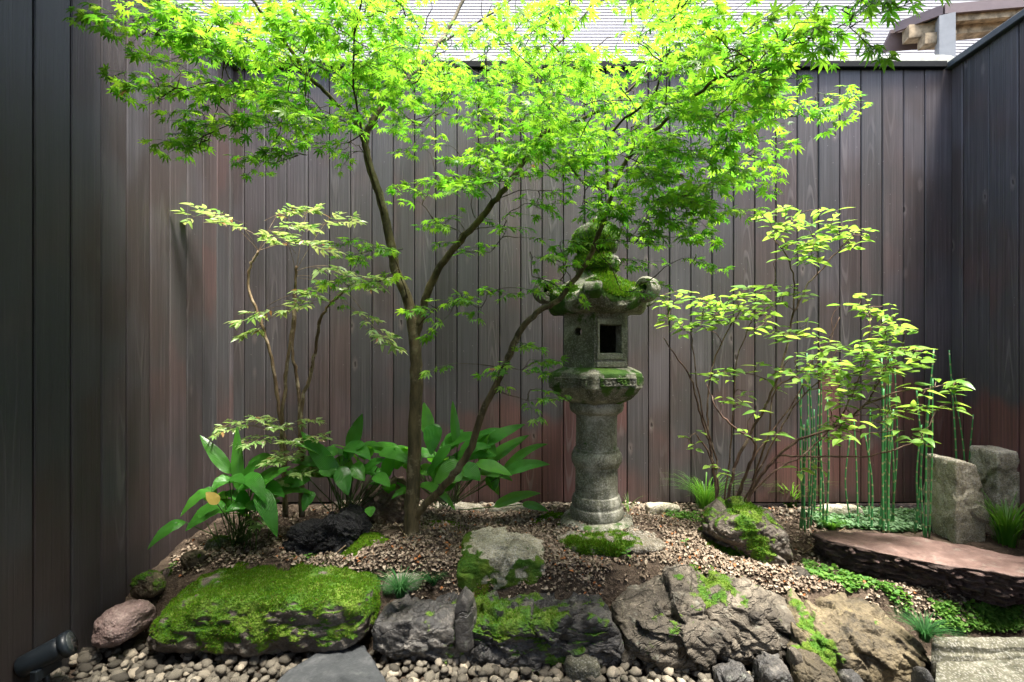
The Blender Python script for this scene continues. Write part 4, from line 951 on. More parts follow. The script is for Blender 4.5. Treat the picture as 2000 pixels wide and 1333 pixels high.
# ---------------------------------------------------------------- maple
LIMB = [
 ('trunk', [(803,1062,2.28),(805,1000,2.28),(809,900,2.28),(813,780,2.27),(812,700,2.26),(806,640,2.25),(798,590,2.25),(774,530,2.24),(760,460,2.22),(744,390,2.20),(722,325,2.18),(714,268,2.17),(738,220,2.19),(792,160,2.26),(858,85,2.34),(905,0,2.40),(940,-80,2.46)], .035, .006),
 ('limb', [(810,660,2.258),(822,620,2.25),(842,555,2.22),(882,490,2.18),(935,432,2.14),(978,378,2.10),(1020,320,2.11),(1062,262,2.10),(1122,238,2.05),(1200,200,1.95),(1290,120,1.9)], .021, .004),
 ('limb', [(808,1015,2.28),(832,985,2.25),(872,945,2.19),(915,885,2.12),(945,800,2.08),(985,720,2.05),(1008,662,2.03),(1048,612,2.01),(1088,588,2.00),(1132,535,1.98),(1166,468,1.95),(1192,390,1.90),(1215,330,1.86),(1238,296,1.83),(1300,235,1.70),(1385,165,1.55),(1480,108,1.40),(1560,62,1.30),(1600,30,1.26)], .0185, .0028),
 ('limb', [(720,318,2.18),(702,255,2.08),(660,205,1.95),(605,150,1.82),(555,80,1.72),(500,10,1.62),(460,-60,1.55)], .010, .004),
 ('limb', [(605,150,1.82),(525,108,1.78),(448,60,1.73),(400,38,1.68),(320,25,1.60),(262,40,1.55)], .0045, .0016),
 ('limb', [(446,60,1.73),(436,130,1.74),(427,200,1.75),(408,285,1.76)], .0025, .0012),
 ('limb', [(575,105,1.76),(560,190,1.80),(545,260,1.83),(530,300,1.85)], .0025, .0012),
 ('limb', [(1192,388,1.90),(1184,290,1.88),(1212,240,1.82),(1272,190,1.72),(1310,90,1.62),(1330,-20,1.55)], .006, .003),
 ('limb', [(1100,246,2.06),(1055,180,2.10),(1062,120,2.12),(1125,50,2.14),(1180,-30,2.15)], .006, .003),
 ('limb', [(858,85,2.34),(940,40,2.42),(1010,-10,2.45)], .006, .003),
 ('limb', [(800,595,2.25),(770,505,2.10),(745,478,2.02)], .003, .0015),
 ('limb', [(815,640,2.25),(850,605,2.15),(905,585,2.06)], .003, .0015),
 ('limb', [(750,430,2.21),(715,300,2.0),(690,150,1.8),(700,30,1.65),(720,-60,1.6)], .005, .003),
 ('limb', [(1290,220,1.72),(1380,230,1.75),(1450,260,1.78),(1520,232,1.8),(1590,200,1.82)], .003, .0012),
 ('limb', [(448,160,1.74),(390,165,1.68),(315,195,1.62)], .002, .001),
]
mt = empty('maple_tree', at(803, 1046, 2.28), 'slender multi-stemmed green maple spreading over the lantern and mossy rocks', 'tree')
pt = Plant([(p, a, b) for _, p, a, b in LIMB])
for (nm, *_), (P, r) in zip(LIMB, pt.limbs):
    if nm == 'trunk': r = r * np.interp(np.arange(len(r)), [0, 3, 8], [1.35, 1.1, 1.0])
    V, Q, T = tube(P, r, 14 if r[0] > .015 else 8, wob=.07, seed=int(P[0][0] * 100) % 97); add(nm, V, [Q, T], M['bark'] if r[0] > .009 else M['bark_dark'], mt)
EL = [ # cx, cy, rx, ry, sprays, nearest depth, farthest depth, full
 (310,40,95,40,14,1.48,1.65,0),(390,110,80,50,14,1.55,1.8,0),(330,150,50,30,5,1.5,1.7,0),(420,205,45,75,13,1.65,1.8,0),(400,270,35,25,6,1.7,1.8,0),
 (540,60,150,70,21,1.45,1.85,1),(470,140,80,60,11,1.6,1.9,1),(525,270,50,50,10,1.75,1.95,0),(490,190,40,40,3,1.7,1.9,0),(555,165,70,40,8,1.7,1.95,1),
 (640,180,110,80,19,1.6,2.05,1),(720,70,160,90,30,1.5,2.1,1),(760,170,100,80,20,1.7,2.2,1),(900,60,170,80,30,1.9,2.6,1),(1130,50,200,80,38,1.5,2.5,1),(1350,60,130,80,28,1.25,1.9,1),
 (1000,170,180,70,44,2.0,2.6,1),(1180,190,190,80,40,1.5,2.05,1),(1330,210,110,90,22,1.4,1.95,1),(1010,265,150,55,36,1.8,2.3,1),(860,190,100,80,26,1.9,2.55,1),(840,100,120,60,20,1.9,2.5,1),
 (1300,330,110,60,22,1.5,2.0,1),(1180,340,110,70,24,1.6,2.1,1),(960,330,110,50,22,1.8,2.2,1),(1420,200,60,70,10,1.35,1.8,1),(1450,110,65,50,15,1.2,1.5,0),(1400,300,50,40,6,1.5,1.9,0),
 (1530,60,90,50,14,1.1,1.35,0),(1650,35,60,22,5,1.05,1.2,0),(1480,270,45,50,8,1.6,1.85,0),(1555,210,55,22,6,1.7,1.85,0),(1610,190,22,10,2,1.75,1.85,0),(1450,330,30,30,3,1.6,1.9,0),
 (845,400,40,50,6,2.0,2.2,0),(735,485,60,25,8,1.95,2.1,0),(690,540,60,25,5,1.95,2.1,0),(790,520,30,15,1,2.0,2.1,0),(890,600,60,28,6,1.95,2.2,0),(950,565,70,30,7,1.95,2.1,0),
 (1000,690,60,40,7,1.9,2.05,0),(900,715,25,8,1,1.95,2.05,0),(1050,755,45,28,3,1.88,2.0,0),(1190,485,50,45,6,1.85,2.0,0),(1090,480,55,45,8,1.85,2.05,0),(1225,545,50,30,3,1.85,1.98,0),
 (1305,460,60,50,9,1.75,1.95,0),(1350,515,25,15,2,1.75,1.9,0),(1420,402,25,10,1,1.7,1.8,0),(1050,560,50,25,3,1.9,2.05,0),(1180,420,80,30,8,1.8,2.0,1),(690,280,25,25,2,1.95,2.1,0),
 (1270,400,70,40,10,1.7,1.95,1),(920,470,40,30,2,2.0,2.15,0),(1020,410,70,40,6,1.95,2.1,0),(590,240,55,45,8,1.8,2.0,0),(1100,130,120,60,12,2.1,2.6,1),(640,40,120,60,14,1.5,2.0,1),
 (870,330,80,45,6,1.95,2.2,0),(900,420,50,35,4,2.0,2.15,0),(1040,335,110,55,10,1.9,2.1,0),(1335,400,60,45,5,1.7,1.9,0),(1000,480,60,25,3,1.95,2.1,0),(640,265,70,35,6,1.8,2.0,0),(560,300,40,25,3,1.8,1.95,0),(1240,330,90,60,6,1.7,1.95,0)]
tg_, dr_, fl_ = [], [], []
tops = [(760,-60,200,50,6),(900,-70,300,60,8),(1250,-60,250,50,7)]   # the part of the crown above the frame
for cx, cy_, rx, ry, n_, d0, d1, full in EL + [(a, b, c, d, n_, 1.3, 2.5, 1) for a, b, c, d, n_ in tops]:
    for _ in range(int(round(n_ * (.66 if full else .95)))):
        a = rng.uniform(0, 2 * np.pi); q = math.sqrt(rng.random()); d_ = rng.uniform(d0, d1)
        p = at(cx + rx * q * math.cos(a), cy_ + ry * q * math.sin(a), d_)
        out = p - np.array((-.25, 2.25, p[2])); out[2] = 0; D = unit(unit(out) + rng.normal(size=3) * .55 * np.array((1, 1, .3)) + np.array((0, 0, -.10)))
        p[1] = min(p[1], 2.66); tg_.append(p); dr_.append(D); fl_.append(full)
pt.reach(tg_, dr_, pen=.9, r=.0013)
lv = []; tw = []
def leaf_at(p, D, S=(.021, .040), nrm=.42):
    d = unit(D + np.array((0, 0, -.22)) + rng.normal(size=3) * .22); q = p + d * rng.uniform(.010, .026); tw.append((np.array([p, q]), .0006))
    lv.append((d, q, unit(UP + rng.normal(size=3) * nrm), rng.uniform(*S)))
for p, D, full in zip(tg_, dr_, fl_):
    if p[1] > 2.70: continue
    L = rng.uniform(.10, .19) if full else rng.uniform(.06, .13); n_ = 4 if full else 3
    if p[1] + D[1] * L > 2.75: D = unit(D * np.array((1, -.5, 1)))
    t = np.linspace(0, 1, n_ + 1); P = p + D * (t * L)[:, None] - UP * (.10 * L * t ** 2)[:, None]; tw.append((P, np.linspace(.0012, .0007, n_ + 1)))
    Sd = unit(np.cross(UP, D)); 
    for k in range(1 if not full else 0, n_):
        for sg in (-1, 1):
            leaf_at(P[k], D * .5 + Sd * sg * .9)
            if rng.random() < (.55 if full else .3):
                d2 = unit(D * .7 + Sd * sg * .75 + rng.normal(size=3) * .2); L2 = rng.uniform(.04, .085); e_ = P[k] + d2 * L2 - UP * .01; tw.append((np.array([P[k], e_]), .0008)); s2 = unit(np.cross(UP, d2))
                for s3 in (-1, 1): leaf_at(e_, d2 * .5 + s2 * s3)
                leaf_at(e_, d2)
    leaf_at(P[-1], D)
lv = [l for l in lv if l[1][1] < 2.80]
tubes_part('twigs', [t for t in pt.twigs], M['bark_dark'], mt, 5, 'stuff')
tubes_part('leaf_stalks', tw, M['petiole'], mt, 3, 'stuff')
leaves_out(mt, lv, [maple_leaf(1, .10), maple_leaf(2, .24), maple_leaf(3, .40, .25), maple_leaf(4, .02), maple_leaf(5, .6, .3), maple_leaf(6, .3, -.15)], M['maple'])
print('maple leaves', len(lv))

# ---------------------------------------------------------------- nandina, left
nd = empty('nandina_shrub', at(568, 1000, 2.50), 'tall thin nandina with bare cane stems and airy pale leaflets by the left fence', 'shrub')
NL = [[(556,1010,2.52),(556,870,2.52),(545,800,2.52),(530,700,2.5),(507,620,2.49),(485,562,2.48),(489,520,2.47),(505,490,2.46)],
      [(560,1010,2.46),(550,860,2.46),(556,760,2.46),(565,690,2.45),(574,620,2.44),(576,560,2.44),(580,520,2.43)],
      [(588,1010,2.52),(586,850,2.52),(580,740,2.52),(571,680,2.51),(578,600,2.5),(575,570,2.5)],
      [(592,1010,2.44),(590,800,2.44),(605,740,2.44),(615,690,2.43),(625,630,2.42),(642,598,2.41),(675,568,2.40)]]
ns = Plant([(p, .0095, .0055) for p in NL])
for P, r in ns.limbs:
    bmp = 1 + .25 * np.maximum(0, np.sin(np.arange(len(r)) * 1.9)) ** 6
    V, Q, T = tube(P, r * bmp, 9, wob=.12, seed=3); add('stem', V, [Q, T], M['nbark'], nd)
nl, nt, tgN, drN, knd = [], [], [], [], []
def nandina_leaf(p, D, L, n_p, S=(.034, .052)):
    D = unit(D); m = n_p; t = np.linspace(0, 1, m + 1); P = p + D * (t * L)[:, None] - UP * (.25 * L * t ** 2)[:, None]; nt.append((P, np.linspace(.0012, .0007, m + 1))); Sd = unit(np.cross(UP, D))
    for k in range(1, m + 1):
        for sg in (-1, 1):
            d2 = unit(D * .75 + Sd * sg * .8 + rng.normal(size=3) * .15)
            L2 = L * rng.uniform(.34, .56) * (1.15 - t[k] * .6); e_ = P[k] + d2 * L2 - UP * .015 * rng.random(); nt.append((np.array([P[k], e_]), .0007)); s2 = unit(np.cross(UP, d2))
            for q in (.4, .7, 1.0):
                for s3 in (-1, 1):
                    d3 = unit(d2 * .7 + s2 * s3 * .8 + rng.normal(size=3) * .2 - UP * .15); nl.append((d3, P[k] * (1 - q) + e_ * q, unit(UP + rng.normal(size=3) * .35), rng.uniform(*S)))
            d3 = unit(d2 + rng.normal(size=3) * .15 - UP * .2); nl.append((d3, e_, unit(UP + rng.normal(size=3) * .3), rng.uniform(*S)))
NT_ = [((505,490,2.46),(430,418,2.42),.22,3),((505,490,2.46),(470,440,2.40),.16,2),((505,490,2.46),(560,440,2.45),.2,3),((505,490,2.46),(545,415,2.50),.14,2),((505,490,2.46),(600,470,2.40),.2,3),
       ((578,530,2.43),(640,430,2.45),.2,2),((578,530,2.43),(600,410,2.52),.12,2),((578,530,2.43),(640,520,2.38),.2,3),((578,530,2.43),(560,470,2.35),.16,3),((576,575,2.45),(690,545,2.4),.18,3),((576,575,2.45),(520,600,2.4),.18,2),((576,600,2.45),(500,640,2.42),.1,2),
       ((576,580,2.5),(600,565,2.35),.14,3),((675,568,2.40),(715,620,2.34),.2,3),((660,580,2.4),(740,650,2.36),.14,2),((650,590,2.4),(600,590,2.36),.14,2),((675,568,2.40),(720,540,2.4),.12,2),((580,540,2.5),(620,545,2.5),.16,2),
       ((556,850,2.5),(480,820,2.44),.16,2),((556,870,2.5),(520,850,2.42),.16,3),((588,850,2.5),(600,820,2.46),.12,2),((588,900,2.5),(570,880,2.4),.14,3),((590,930,2.46),(610,910,2.4),.10,2),((556,940,2.5),(560,930,2.4),.10,2),((480,1000,2.3),(500,1010,2.26),.08,2),
       ((556,850,2.48),(470,830,2.40),.14,3),((556,850,2.48),(530,815,2.44),.12,3),((588,860,2.48),(560,830,2.42),.12,3),((588,880,2.46),(610,850,2.40),.12,3),((590,900,2.44),(575,860,2.38),.12,3),((560,900,2.44),(545,890,2.36),.12,3),((590,950,2.44),(590,920,2.36),.11,3)]
for a, b, L, n_ in NT_:
    a, b = at(*a), at(*b); D = b - a; D[2] = D[2] * .35; q = np.linspace(0, 1, 6)[:, None]; mid = (a + b) / 2 + UP * .02
    nt.append(((1-q)**2*a + 2*(1-q)*q*mid + q*q*b, .0014)); nandina_leaf(b - unit(D) * L * .6, D, L * 1.15, n_ + 1, (.030, .045) if b[2] < .95 else (.036, .058))
tubes_part('leaf_stalks', nt, M['nbark'], nd, 3, 'stuff')
leaves_out(nd, nl, [oval_leaf(.20, .2, .12), oval_leaf(.17, .3, .25)], M['nandina'])
print('nandina', len(nl))

# ---------------------------------------------------------------- pale green shrub, right
sh = empty('leafy_shrub', at(1430, 1000, 2.40), 'airy shrub with tiers of pale yellow-green paired leaves, right of the lantern', 'shrub')
SL = [[(1400,1010,2.42),(1397,940,2.42),(1390,890,2.42),(1384,860,2.42),(1362,790,2.40),(1350,740,2.38),(1322,700,2.35),(1296,660,2.3)],
      [(1384,860,2.42),(1382,800,2.45),(1390,720,2.46),(1420,650,2.45),(1450,600,2.44)],
      [(1412,1010,2.40),(1440,900,2.38),(1470,840,2.38),(1502,780,2.38),(1530,700,2.38),(1547,620,2.40),(1550,545,2.42),(1530,490,2.40),(1500,460,2.38)],
      [(1547,620,2.40),(1575,560,2.38),(1606,525,2.36),(1645,480,2.34),(1675,450,2.32)],
      [(1445,1010,2.36),(1480,940,2.33),(1520,890,2.30),(1560,860,2.27),(1630,835,2.24),(1690,790,2.2),(1720,740,2.2),(1750,700,2.2)],
      [(1470,940,2.34),(1500,850,2.30),(1512,765,2.28),(1560,730,2.24),(1600,690,2.2)],
      [(1430,1010,2.40),(1455,930,2.30),(1475,870,2.25),(1440,840,2.22),(1400,800,2.22),(1380,750,2.25)],
      [(1520,890,2.30),(1600,892,2.25),(1700,890,2.18),(1790,860,2.12),(1830,800,2.1)],
      [(1690,790,2.2),(1760,765,2.15),(1820,760,2.12)],
      [(1400,920,2.42),(1362,850,2.38),(1345,860,2.36)],
      [(1410,1010,2.44),(1425,900,2.46),(1432,800,2.47),(1440,700,2.46),(1470,620,2.44)],
      [(1420,1010,2.42),(1470,900,2.44),(1540,800,2.45),(1600,700,2.42),(1640,620,2.40)],
      [(1404,1010,2.40),(1398,900,2.36),(1370,800,2.32),(1355,700,2.30),(1350,630,2.28)],
      [(1436,1010,2.38),(1500,930,2.36),(1580,880,2.34),(1650,800,2.30),(1690,700,2.26),(1700,620,2.25)],
      [(1440,1010,2.36),(1490,905,2.28),(1530,830,2.24),(1570,770,2.2),(1640,720,2.16)]]
ss = Plant([(p, .0085 if k in (0, 2, 4, 6) else .005, .0022) for k, p in enumerate(SL)])
for P, r in ss.limbs:
    V, Q, T = tube(P, r, 8, wob=.1, seed=5); add('stem', V, [Q, T], M['sbark'], sh)
SE = [(1600,450,105,42,46,2.25,2.5),(1530,430,45,25,10,2.3,2.5),(1560,500,60,20,8,2.25,2.45),(1340,610,75,50,30,2.2,2.45),(1440,600,80,40,34,2.2,2.5),(1530,575,50,30,14,2.25,2.5),(1540,640,70,30,16,2.2,2.45),(1690,600,55,30,12,2.15,2.4),(1740,635,45,22,12,2.1,2.3),
      (1640,690,110,35,38,2.05,2.4),(1740,690,70,40,26,2.05,2.3),(1450,725,90,20,14,2.2,2.4),(1560,735,70,25,12,2.1,2.35),(1680,750,70,30,16,2.05,2.3),(1830,752,55,15,9,2.0,2.2),(1840,800,40,15,3,2.0,2.15),(1700,800,90,30,13,2.05,2.25),(1620,740,60,30,8,2.1,2.3),
      (1450,790,70,30,6,2.2,2.4),(1350,850,30,20,3,2.3,2.4),(1660,850,60,15,6,2.0,2.2),(1780,850,40,20,5,2.0,2.15),(1580,915,50,25,3,2.1,2.3),(1500,840,60,25,5,2.1,2.3),(1400,920,30,15,3,2.3,2.4),(1640,830,40,20,4,2.05,2.2),(1760,800,50,25,6,2.0,2.2)]
tgS, drS = [], []
for cx, cy_, rx, ry, n_, d0, d1 in SE:
    for _ in range(max(1, int(n_ * 1.0))):
        a = rng.uniform(0, 2 * np.pi); q = math.sqrt(rng.random()); p = at(cx + rx * q * math.cos(a), cy_ + ry * q * math.sin(a), rng.uniform(d0, d1)); out = p - np.array((.95, 2.40, p[2])); out[2] = 0
        tgS.append(p); drS.append(unit(unit(out) * .7 + rng.normal(size=3) * .6 * np.array((1, 1, .2)) + UP * .25))
ss.reach(tgS, drS, pen=1.2, r=.0014)
sl_, st_ = [], []
for p, D in zip(tgS, drS):
    a0 = rng.uniform(0, np.pi); k = rng.random(); big = rng.uniform(.048, .078)
    for lev in range(2 if k < .55 else 1):
        a1 = a0 + lev * np.pi / 2; q = p - UP * .022 * lev
        for sg in (0, np.pi):
            d = unit(np.array((math.cos(a1 + sg), math.sin(a1 + sg), rng.uniform(-.25, .22)))); s_ = q + d * .006; sl_.append((d, s_, unit(UP + rng.normal(size=3) * .28), big * rng.uniform(.8, 1.1) * (1 - .15 * lev)))
    if k > .8: sl_.append((unit(D), p, unit(UP + rng.normal(size=3) * .3), big * .6))
tubes_part('twigs', ss.twigs, M['sbark'], sh, 4, 'stuff')
leaves_out(sh, sl_, [oval_leaf(.27, .2, .10), oval_leaf(.25, .3, .18), oval_leaf(.29, .12, .02), oval_leaf(.26, .25, .3)], M['shrub'])
for px, py, d_ in [(1535,400,2.4),(1408,580,2.4),(1306,590,2.3)]:   # little budding tips standing above the leaves
    V, Q, T = tube(np.array([at(px, py + 45, d_), at(px, py + 15, d_), at(px - 1, py, d_)]), [.0016, .003, .0012], 5); add('bud', V, [Q, T], M['shrub'], sh)

# ---------------------------------------------------------------- broad strap-leaved clumps (aspidistra)
def blade(root, s, tip, wd, d0, d1, arch=.12, base=None, nh=(0, -.55, .75), mat='aspi', fold=.16, roll=0.0):
    S, Tp = at(*s, d0), at(*tip, d1); L = np.linalg.norm(Tp - S); c = (S + Tp) / 2 + UP * arch * L; n_ = 14; t = np.linspace(0, 1, n_ + 1)
    P = (1-t)[:, None]**2 * S + 2*((1-t)*t)[:, None] * c + (t*t)[:, None] * Tp; Tn = unit(np.gradient(P, axis=0)); nh = unit(np.array(nh, float) + rng.normal(size=3) * .12)
    wdir = unit(np.cross(nh, Tn)); nn = np.cross(Tn, wdir)
    prof = (np.sin(np.pi * np.clip(t, 0, 1) ** .72) ** .75) * (1 - .15 * t); prof[0] = .10; prof[-1] = .01
    hw_ = .9 * wd / F * (d0 + d1) / 2 / 2 * prof; us = np.linspace(-1, 1, 9); V = []
    for k in range(n_ + 1):
        for u in us: V.append(P[k] + wdir[k] * u * hw_[k] + nn[k] * (fold * abs(u) * hw_[k] + .05 * hw_[k] * math.sin(k * 1.3 + roll) * u))
    o = add('leaf', np.array(V), grid_faces(n_ + 1, 9, False), M[mat], root); set_attr(o.data, 'across', np.tile(us, n_ + 1))
    if base is not None:
        b = base + rng.normal(size=3) * np.array((.03, .03, 0)); b[2] = G(b[0], b[1]) - .01; m = (b + S) / 2 + np.array((0, 0, -.02)); q = np.linspace(0, 1, 6)[:, None]
        V, Q, T = tube((1-q)**2*b + 2*(1-q)*q*m + q*q*S, .0024, 5); add('petiole', V, [Q, T], M['petiole'], root)
    return o
def clump(px, py, label, leaves, extra, d, rad):
    b = gpt(px, py); r_ = empty('broad_leaf_plant', b, label, 'plant', 'broad strap-leaved plants in the bed')
    for l in leaves:
        s, tip, wd, d0, d1 = l[:5]; kw = l[5] if len(l) > 5 else {}
        blade(r_, s, tip, wd, d0, d1, base=b.copy(), **kw)
    for k in range(extra):   # shorter inner leaves and bare stalks
        a = rng.uniform(0, 2 * np.pi); x = px + rng.uniform(-rad, rad); y = py - rng.uniform(50, 130); L = rng.uniform(50, 110); an = rng.uniform(-.9, .9)
        blade(r_, (x, y), (x + L * math.sin(an * 1.3), y - L * math.cos(an * 1.3) * rng.uniform(-.4, .7)), rng.uniform(24, 42), d + rng.uniform(-.08, .12), d + rng.uniform(-.12, .12), base=b.copy(), arch=rng.uniform(.1, .3))
    for k in range(10):
        q = b + rng.normal(size=3) * np.array((.05, .04, 0)); q[2] = G(q[0], q[1]) - .01; V, Q, T = tube(np.array([q, q + np.array((rng.normal() * .02, rng.normal() * .02, rng.uniform(.10, .2)))]), .0022, 5); add('petiole', V, [Q, T], M['petiole'], r_)
UPR = dict(nh=(0, -1, .1), arch=.02)
clump(475, 1062, 'left broad-leaved plant with one yellowed leaf, beside the black lava stone', [
    ((452,925),(390,850),30,2.30,2.32,UPR),((466,960),(463,832),28,2.28,2.32,UPR),((412,958),(352,1010),44,2.24,2.16,dict(arch=.22)),((440,985),(362,1038),46,2.2,2.12,dict(arch=.2)),
    ((362,1020),(288,1074),36,2.16,2.06,dict(arch=.28)),((490,962),(568,911),40,2.26,2.25,dict(arch=.05)),((482,915),(545,905),46,2.38,2.36,dict(arch=.25)),((505,958),(541,1050),42,2.2,2.12,dict(arch=.2)),
    ((455,935),(412,962),44,2.3,2.22,dict(arch=.35)),((478,930),(520,985),38,2.25,2.15,dict(arch=.3)),((468,960),(500,900),34,2.3,2.34,dict(arch=.1)),((500,955),(556,972),38,2.3,2.24,dict(arch=.3)),((480,990),(440,1000),34,2.2,2.14,dict(arch=.2)),
    ((425,985),(402,962),26,2.15,2.14,dict(mat='aspi_yellow',arch=.1)),((480,985),(520,1000),26,2.2,2.2)], 16, 2.28, 55)
clump(675, 1010, 'middle broad-leaved plant between the nandina stems and the maple trunk', [
    ((662,935),(588,843),40,2.36,2.34,UPR),((682,880),(708,808),32,2.42,2.44,UPR),((660,885),(626,892),34,2.40,2.36,dict(arch=.35)),((672,875),(724,900),44,2.36,2.28,dict(arch=.3)),
    ((664,912),(680,968),40,2.3,2.24,dict(arch=.05,nh=(0,-.9,.45))),((690,908),(712,940),38,2.3,2.26,dict(arch=.1,nh=(0,-.9,.45))),((705,872),(752,884),26,2.45,2.42,dict(arch=.25)),((712,920),(752,900),30,2.35,2.32,dict(arch=.2)),
    ((752,935),(772,875),34,2.34,2.33,dict(arch=.12)),((770,915),(812,892),36,2.34,2.3,dict(arch=.3)),((730,930),(762,952),32,2.28,2.22,dict(arch=.2)),((650,900),(690,940),52,2.42,2.36,dict(arch=.2)),((610,960),(592,1000),30,2.34,2.28,dict(arch=.2)),((722,990),(724,1010),24,2.22,2.2)], 20, 2.40, 80)
clump(868, 992, 'right broad-leaved plant behind the maple stems, leaves reaching toward the lantern', [
    ((838,850),(828,786),34,2.44,2.46,UPR),((848,828),(842,890),44,2.36,2.3,dict(arch=.12,nh=(-.1,-.7,.7))),((893,875),(884,783),22,2.44,2.46,UPR),((920,880),(1026,829),36,2.46,2.48,dict(arch=.06)),
    ((945,910),(1034,850),34,2.5,2.5,dict(arch=.06)),((980,925),(1070,868),26,2.46,2.44,dict(arch=.22)),((985,925),(1074,908),34,2.42,2.38,dict(arch=.15)),((965,990),(1056,964),30,2.45,2.42,dict(arch=.12)),
    ((905,915),(848,945),58,2.26,2.2,dict(arch=.15,nh=(0,-.8,.6))),((818,948),(890,998),26,2.3,2.2,dict(arch=.3)),((850,930),(834,925),40,2.4,2.36,dict(arch=.2)),((880,870),(836,930),26,2.38,2.34,dict(arch=.15)),
    ((905,890),(960,875),40,2.42,2.4,dict(arch=.25)),((900,910),(938,940),48,2.3,2.24,dict(arch=.1)),((930,905),(1000,930),36,2.36,2.32,dict(arch=.1)),((960,925),(965,960),34,2.5,2.46,dict(arch=.05)),
    ((1020,985),(1072,1000),22,2.5,2.46,dict(arch=.1)),((870,880),(905,840),40,2.46,2.5,dict(arch=.15)),((800,960),(765,975),22,2.34,2.28,dict(arch=.3)),((870,960),(905,900),40,2.5,2.5,dict(arch=.2))], 22, 2.46, 90)

# ---------------------------------------------------------------- horsetails
def reed_mat():
    n = NT('horsetail'); o = n.sep(n.obj()); f = n.math('FRACT', n.math('MULTIPLY', o[2], 17.0)); j = n.step(n.math('ABSOLUTE', n.math('SUBTRACT', f, .5)), .38, .44)
    c = n.mix(n.rand(), (.03, .17, .05), (.07, .27, .08)); c = n.mix(j, c, (.30, .30, .15)); return n.done(n.bsdf(c, .4, .45))
M['reed'] = reed_mat()
def reeds(label, lst):
    b = at(lst[0][0], 990, 2.6); b[2] = float(G(b[0], b[1])); r_ = empty('horsetail_clump', b, label, 'horsetail', 'horsetail clumps along the back fence')
    for x0, x1, ty, d_ in lst:
        d_ = d_ + rng.uniform(-.05, .05); p0 = at(x0, 990, d_); p0[2] = float(G(p0[0], p0[1])) - .01; p1 = at(x1, ty, d_ + .02); P = resample(np.array([p0, (p0 + p1) / 2 + rng.normal(size=3) * .012, p1]), 9)
        rr = .0050 * rng.uniform(.8, 1.15); V, Q, T = tube(P, np.linspace(rr, rr * .7, len(P)), 7); add('stalk', V, [Q, T], M['reed'], r_)
reeds('dense horsetail clump at the foot of the pale shrub, leftmost of the horsetails', [(1562,1560,770,2.58),(1570,1566,740,2.6),(1577,1580,720,2.58),(1583,1590,800,2.56),(1572,1577,820,2.55),(1580,1576,690,2.62),(1590,1600,760,2.6),(1566,1570,830,2.56)])
reeds('thin pair of horsetail stems right of the dense left clump', [(1602,1604,700,2.62),(1614,1616,780,2.6),(1608,1600,860,2.58)])
reeds('two horsetail stems leaning together in the middle of the row', [(1662,1660,855,2.58),(1676,1668,820,2.6)])
reeds('tallest thick bundle of upright horsetails before the red slab', [(1698,1700,800,2.56),(1702,1690,850,2.56),(1718,1720,720,2.58),(1724,1722,700,2.6),(1729,1733,715,2.58),(1733,1738,690,2.6),(1738,1742,700,2.58),(1741,1748,720,2.57),(1726,1726,760,2.55),(1745,1736,780,2.56),(1735,1745,800,2.55)])
reeds('loose horsetail stems just left of the standing stones', [(1787,1790,760,2.52),(1797,1800,830,2.54),(1808,1824,682,2.45),(1805,1812,800,2.45),(1815,1822,740,2.46)])
reeds('horsetail stems rising behind the standing stones', [(1872,1854,684,2.62),(1898,1901,810,2.62),(1885,1860,740,2.66)])

# ---------------------------------------------------------------- grasses and tufts
def tuft(name, px, py, n_, L, spread_, mat, label, cat, wd=.0022, group=None, b=None, lean=(0, 0)):
    b = gpt(px, py) if b is None else b; r_ = empty(name, b, label, cat, group); bag = Bag()
    for _ in range(n_):
        a = rng.uniform(0, 2 * np.pi); l = L * rng.uniform(.55, 1.1); dr = np.array((math.cos(a), math.sin(a), 0)) * spread_ * rng.uniform(.3, 1.0) + np.array((*lean, 0)); p0 = b + np.array((math.cos(a), math.sin(a), 0)) * L * .12 * rng.random() - UP * .006
        t = np.linspace(0, 1, 7)[:, None]; P = p0 + UP * l * (t - .45 * spread_ * t * t * 1.3) + dr * l * t ** 1.6; sd_ = unit(np.cross(dr + 1e-4, UP)); wv = wd * (1 - t ** 2.2 * .95)
        V = np.stack((P - sd_ * wv, P + sd_ * wv), 1).reshape(-1, 3); k = np.arange(6); bag.put(V, np.stack((2*k, 2*k+1, 2*k+3, 2*k+2), 1))
    V, Fs = bag.out(); add('blades', V, Fs, M[mat], r_, kind='stuff')
GG = 'grass tufts in the bed'
tuft('sedge_tuft', 1378, 993, 170, .42, .9, 'grass', 'bright arching grass tuft at the foot of the pale shrub, left side', 'grass tuft', group=GG)
tuft('sedge_tuft', 1545, 988, 130, .36, .9, 'grass', 'bright arching grass tuft behind the leaning dark rock', 'grass tuft', group=GG)
tuft('sedge_tuft', 1965, 1062, 150, .40, .7, 'grass', 'tall dark green grass tuft before the taller standing stone', 'grass tuft', .0026, group=GG)
tuft('sedge_tuft', 1228, 1000, 14, .17, .9, 'grass', 'few wispy grass blades at the right foot of the lantern', 'grass tuft', .0012, group=GG)
tuft('dark_tuft', 782, 1158, 260, .155, .9, 'mondo', 'dark blue-green tuft on the low dark rock, nearest the mossy rock', 'grass tuft', .0015, group='dark dwarf tufts', b=at(782, 1162, 1.89))
tuft('dark_tuft', 846, 1140, 150, .11, .9, 'mondo', 'smaller dark tuft right of its larger neighbour by the grey stone', 'grass tuft', .0014, group='dark dwarf tufts')
tuft('dark_tuft', 1806, 1240, 220, .15, .9, 'mondo', 'dark blue-green tuft between the ochre rock and the ridged curb', 'grass tuft', .0015, group='dark dwarf tufts', b=np.array((*onz(1806, 1240, .175)[:2], .16)))
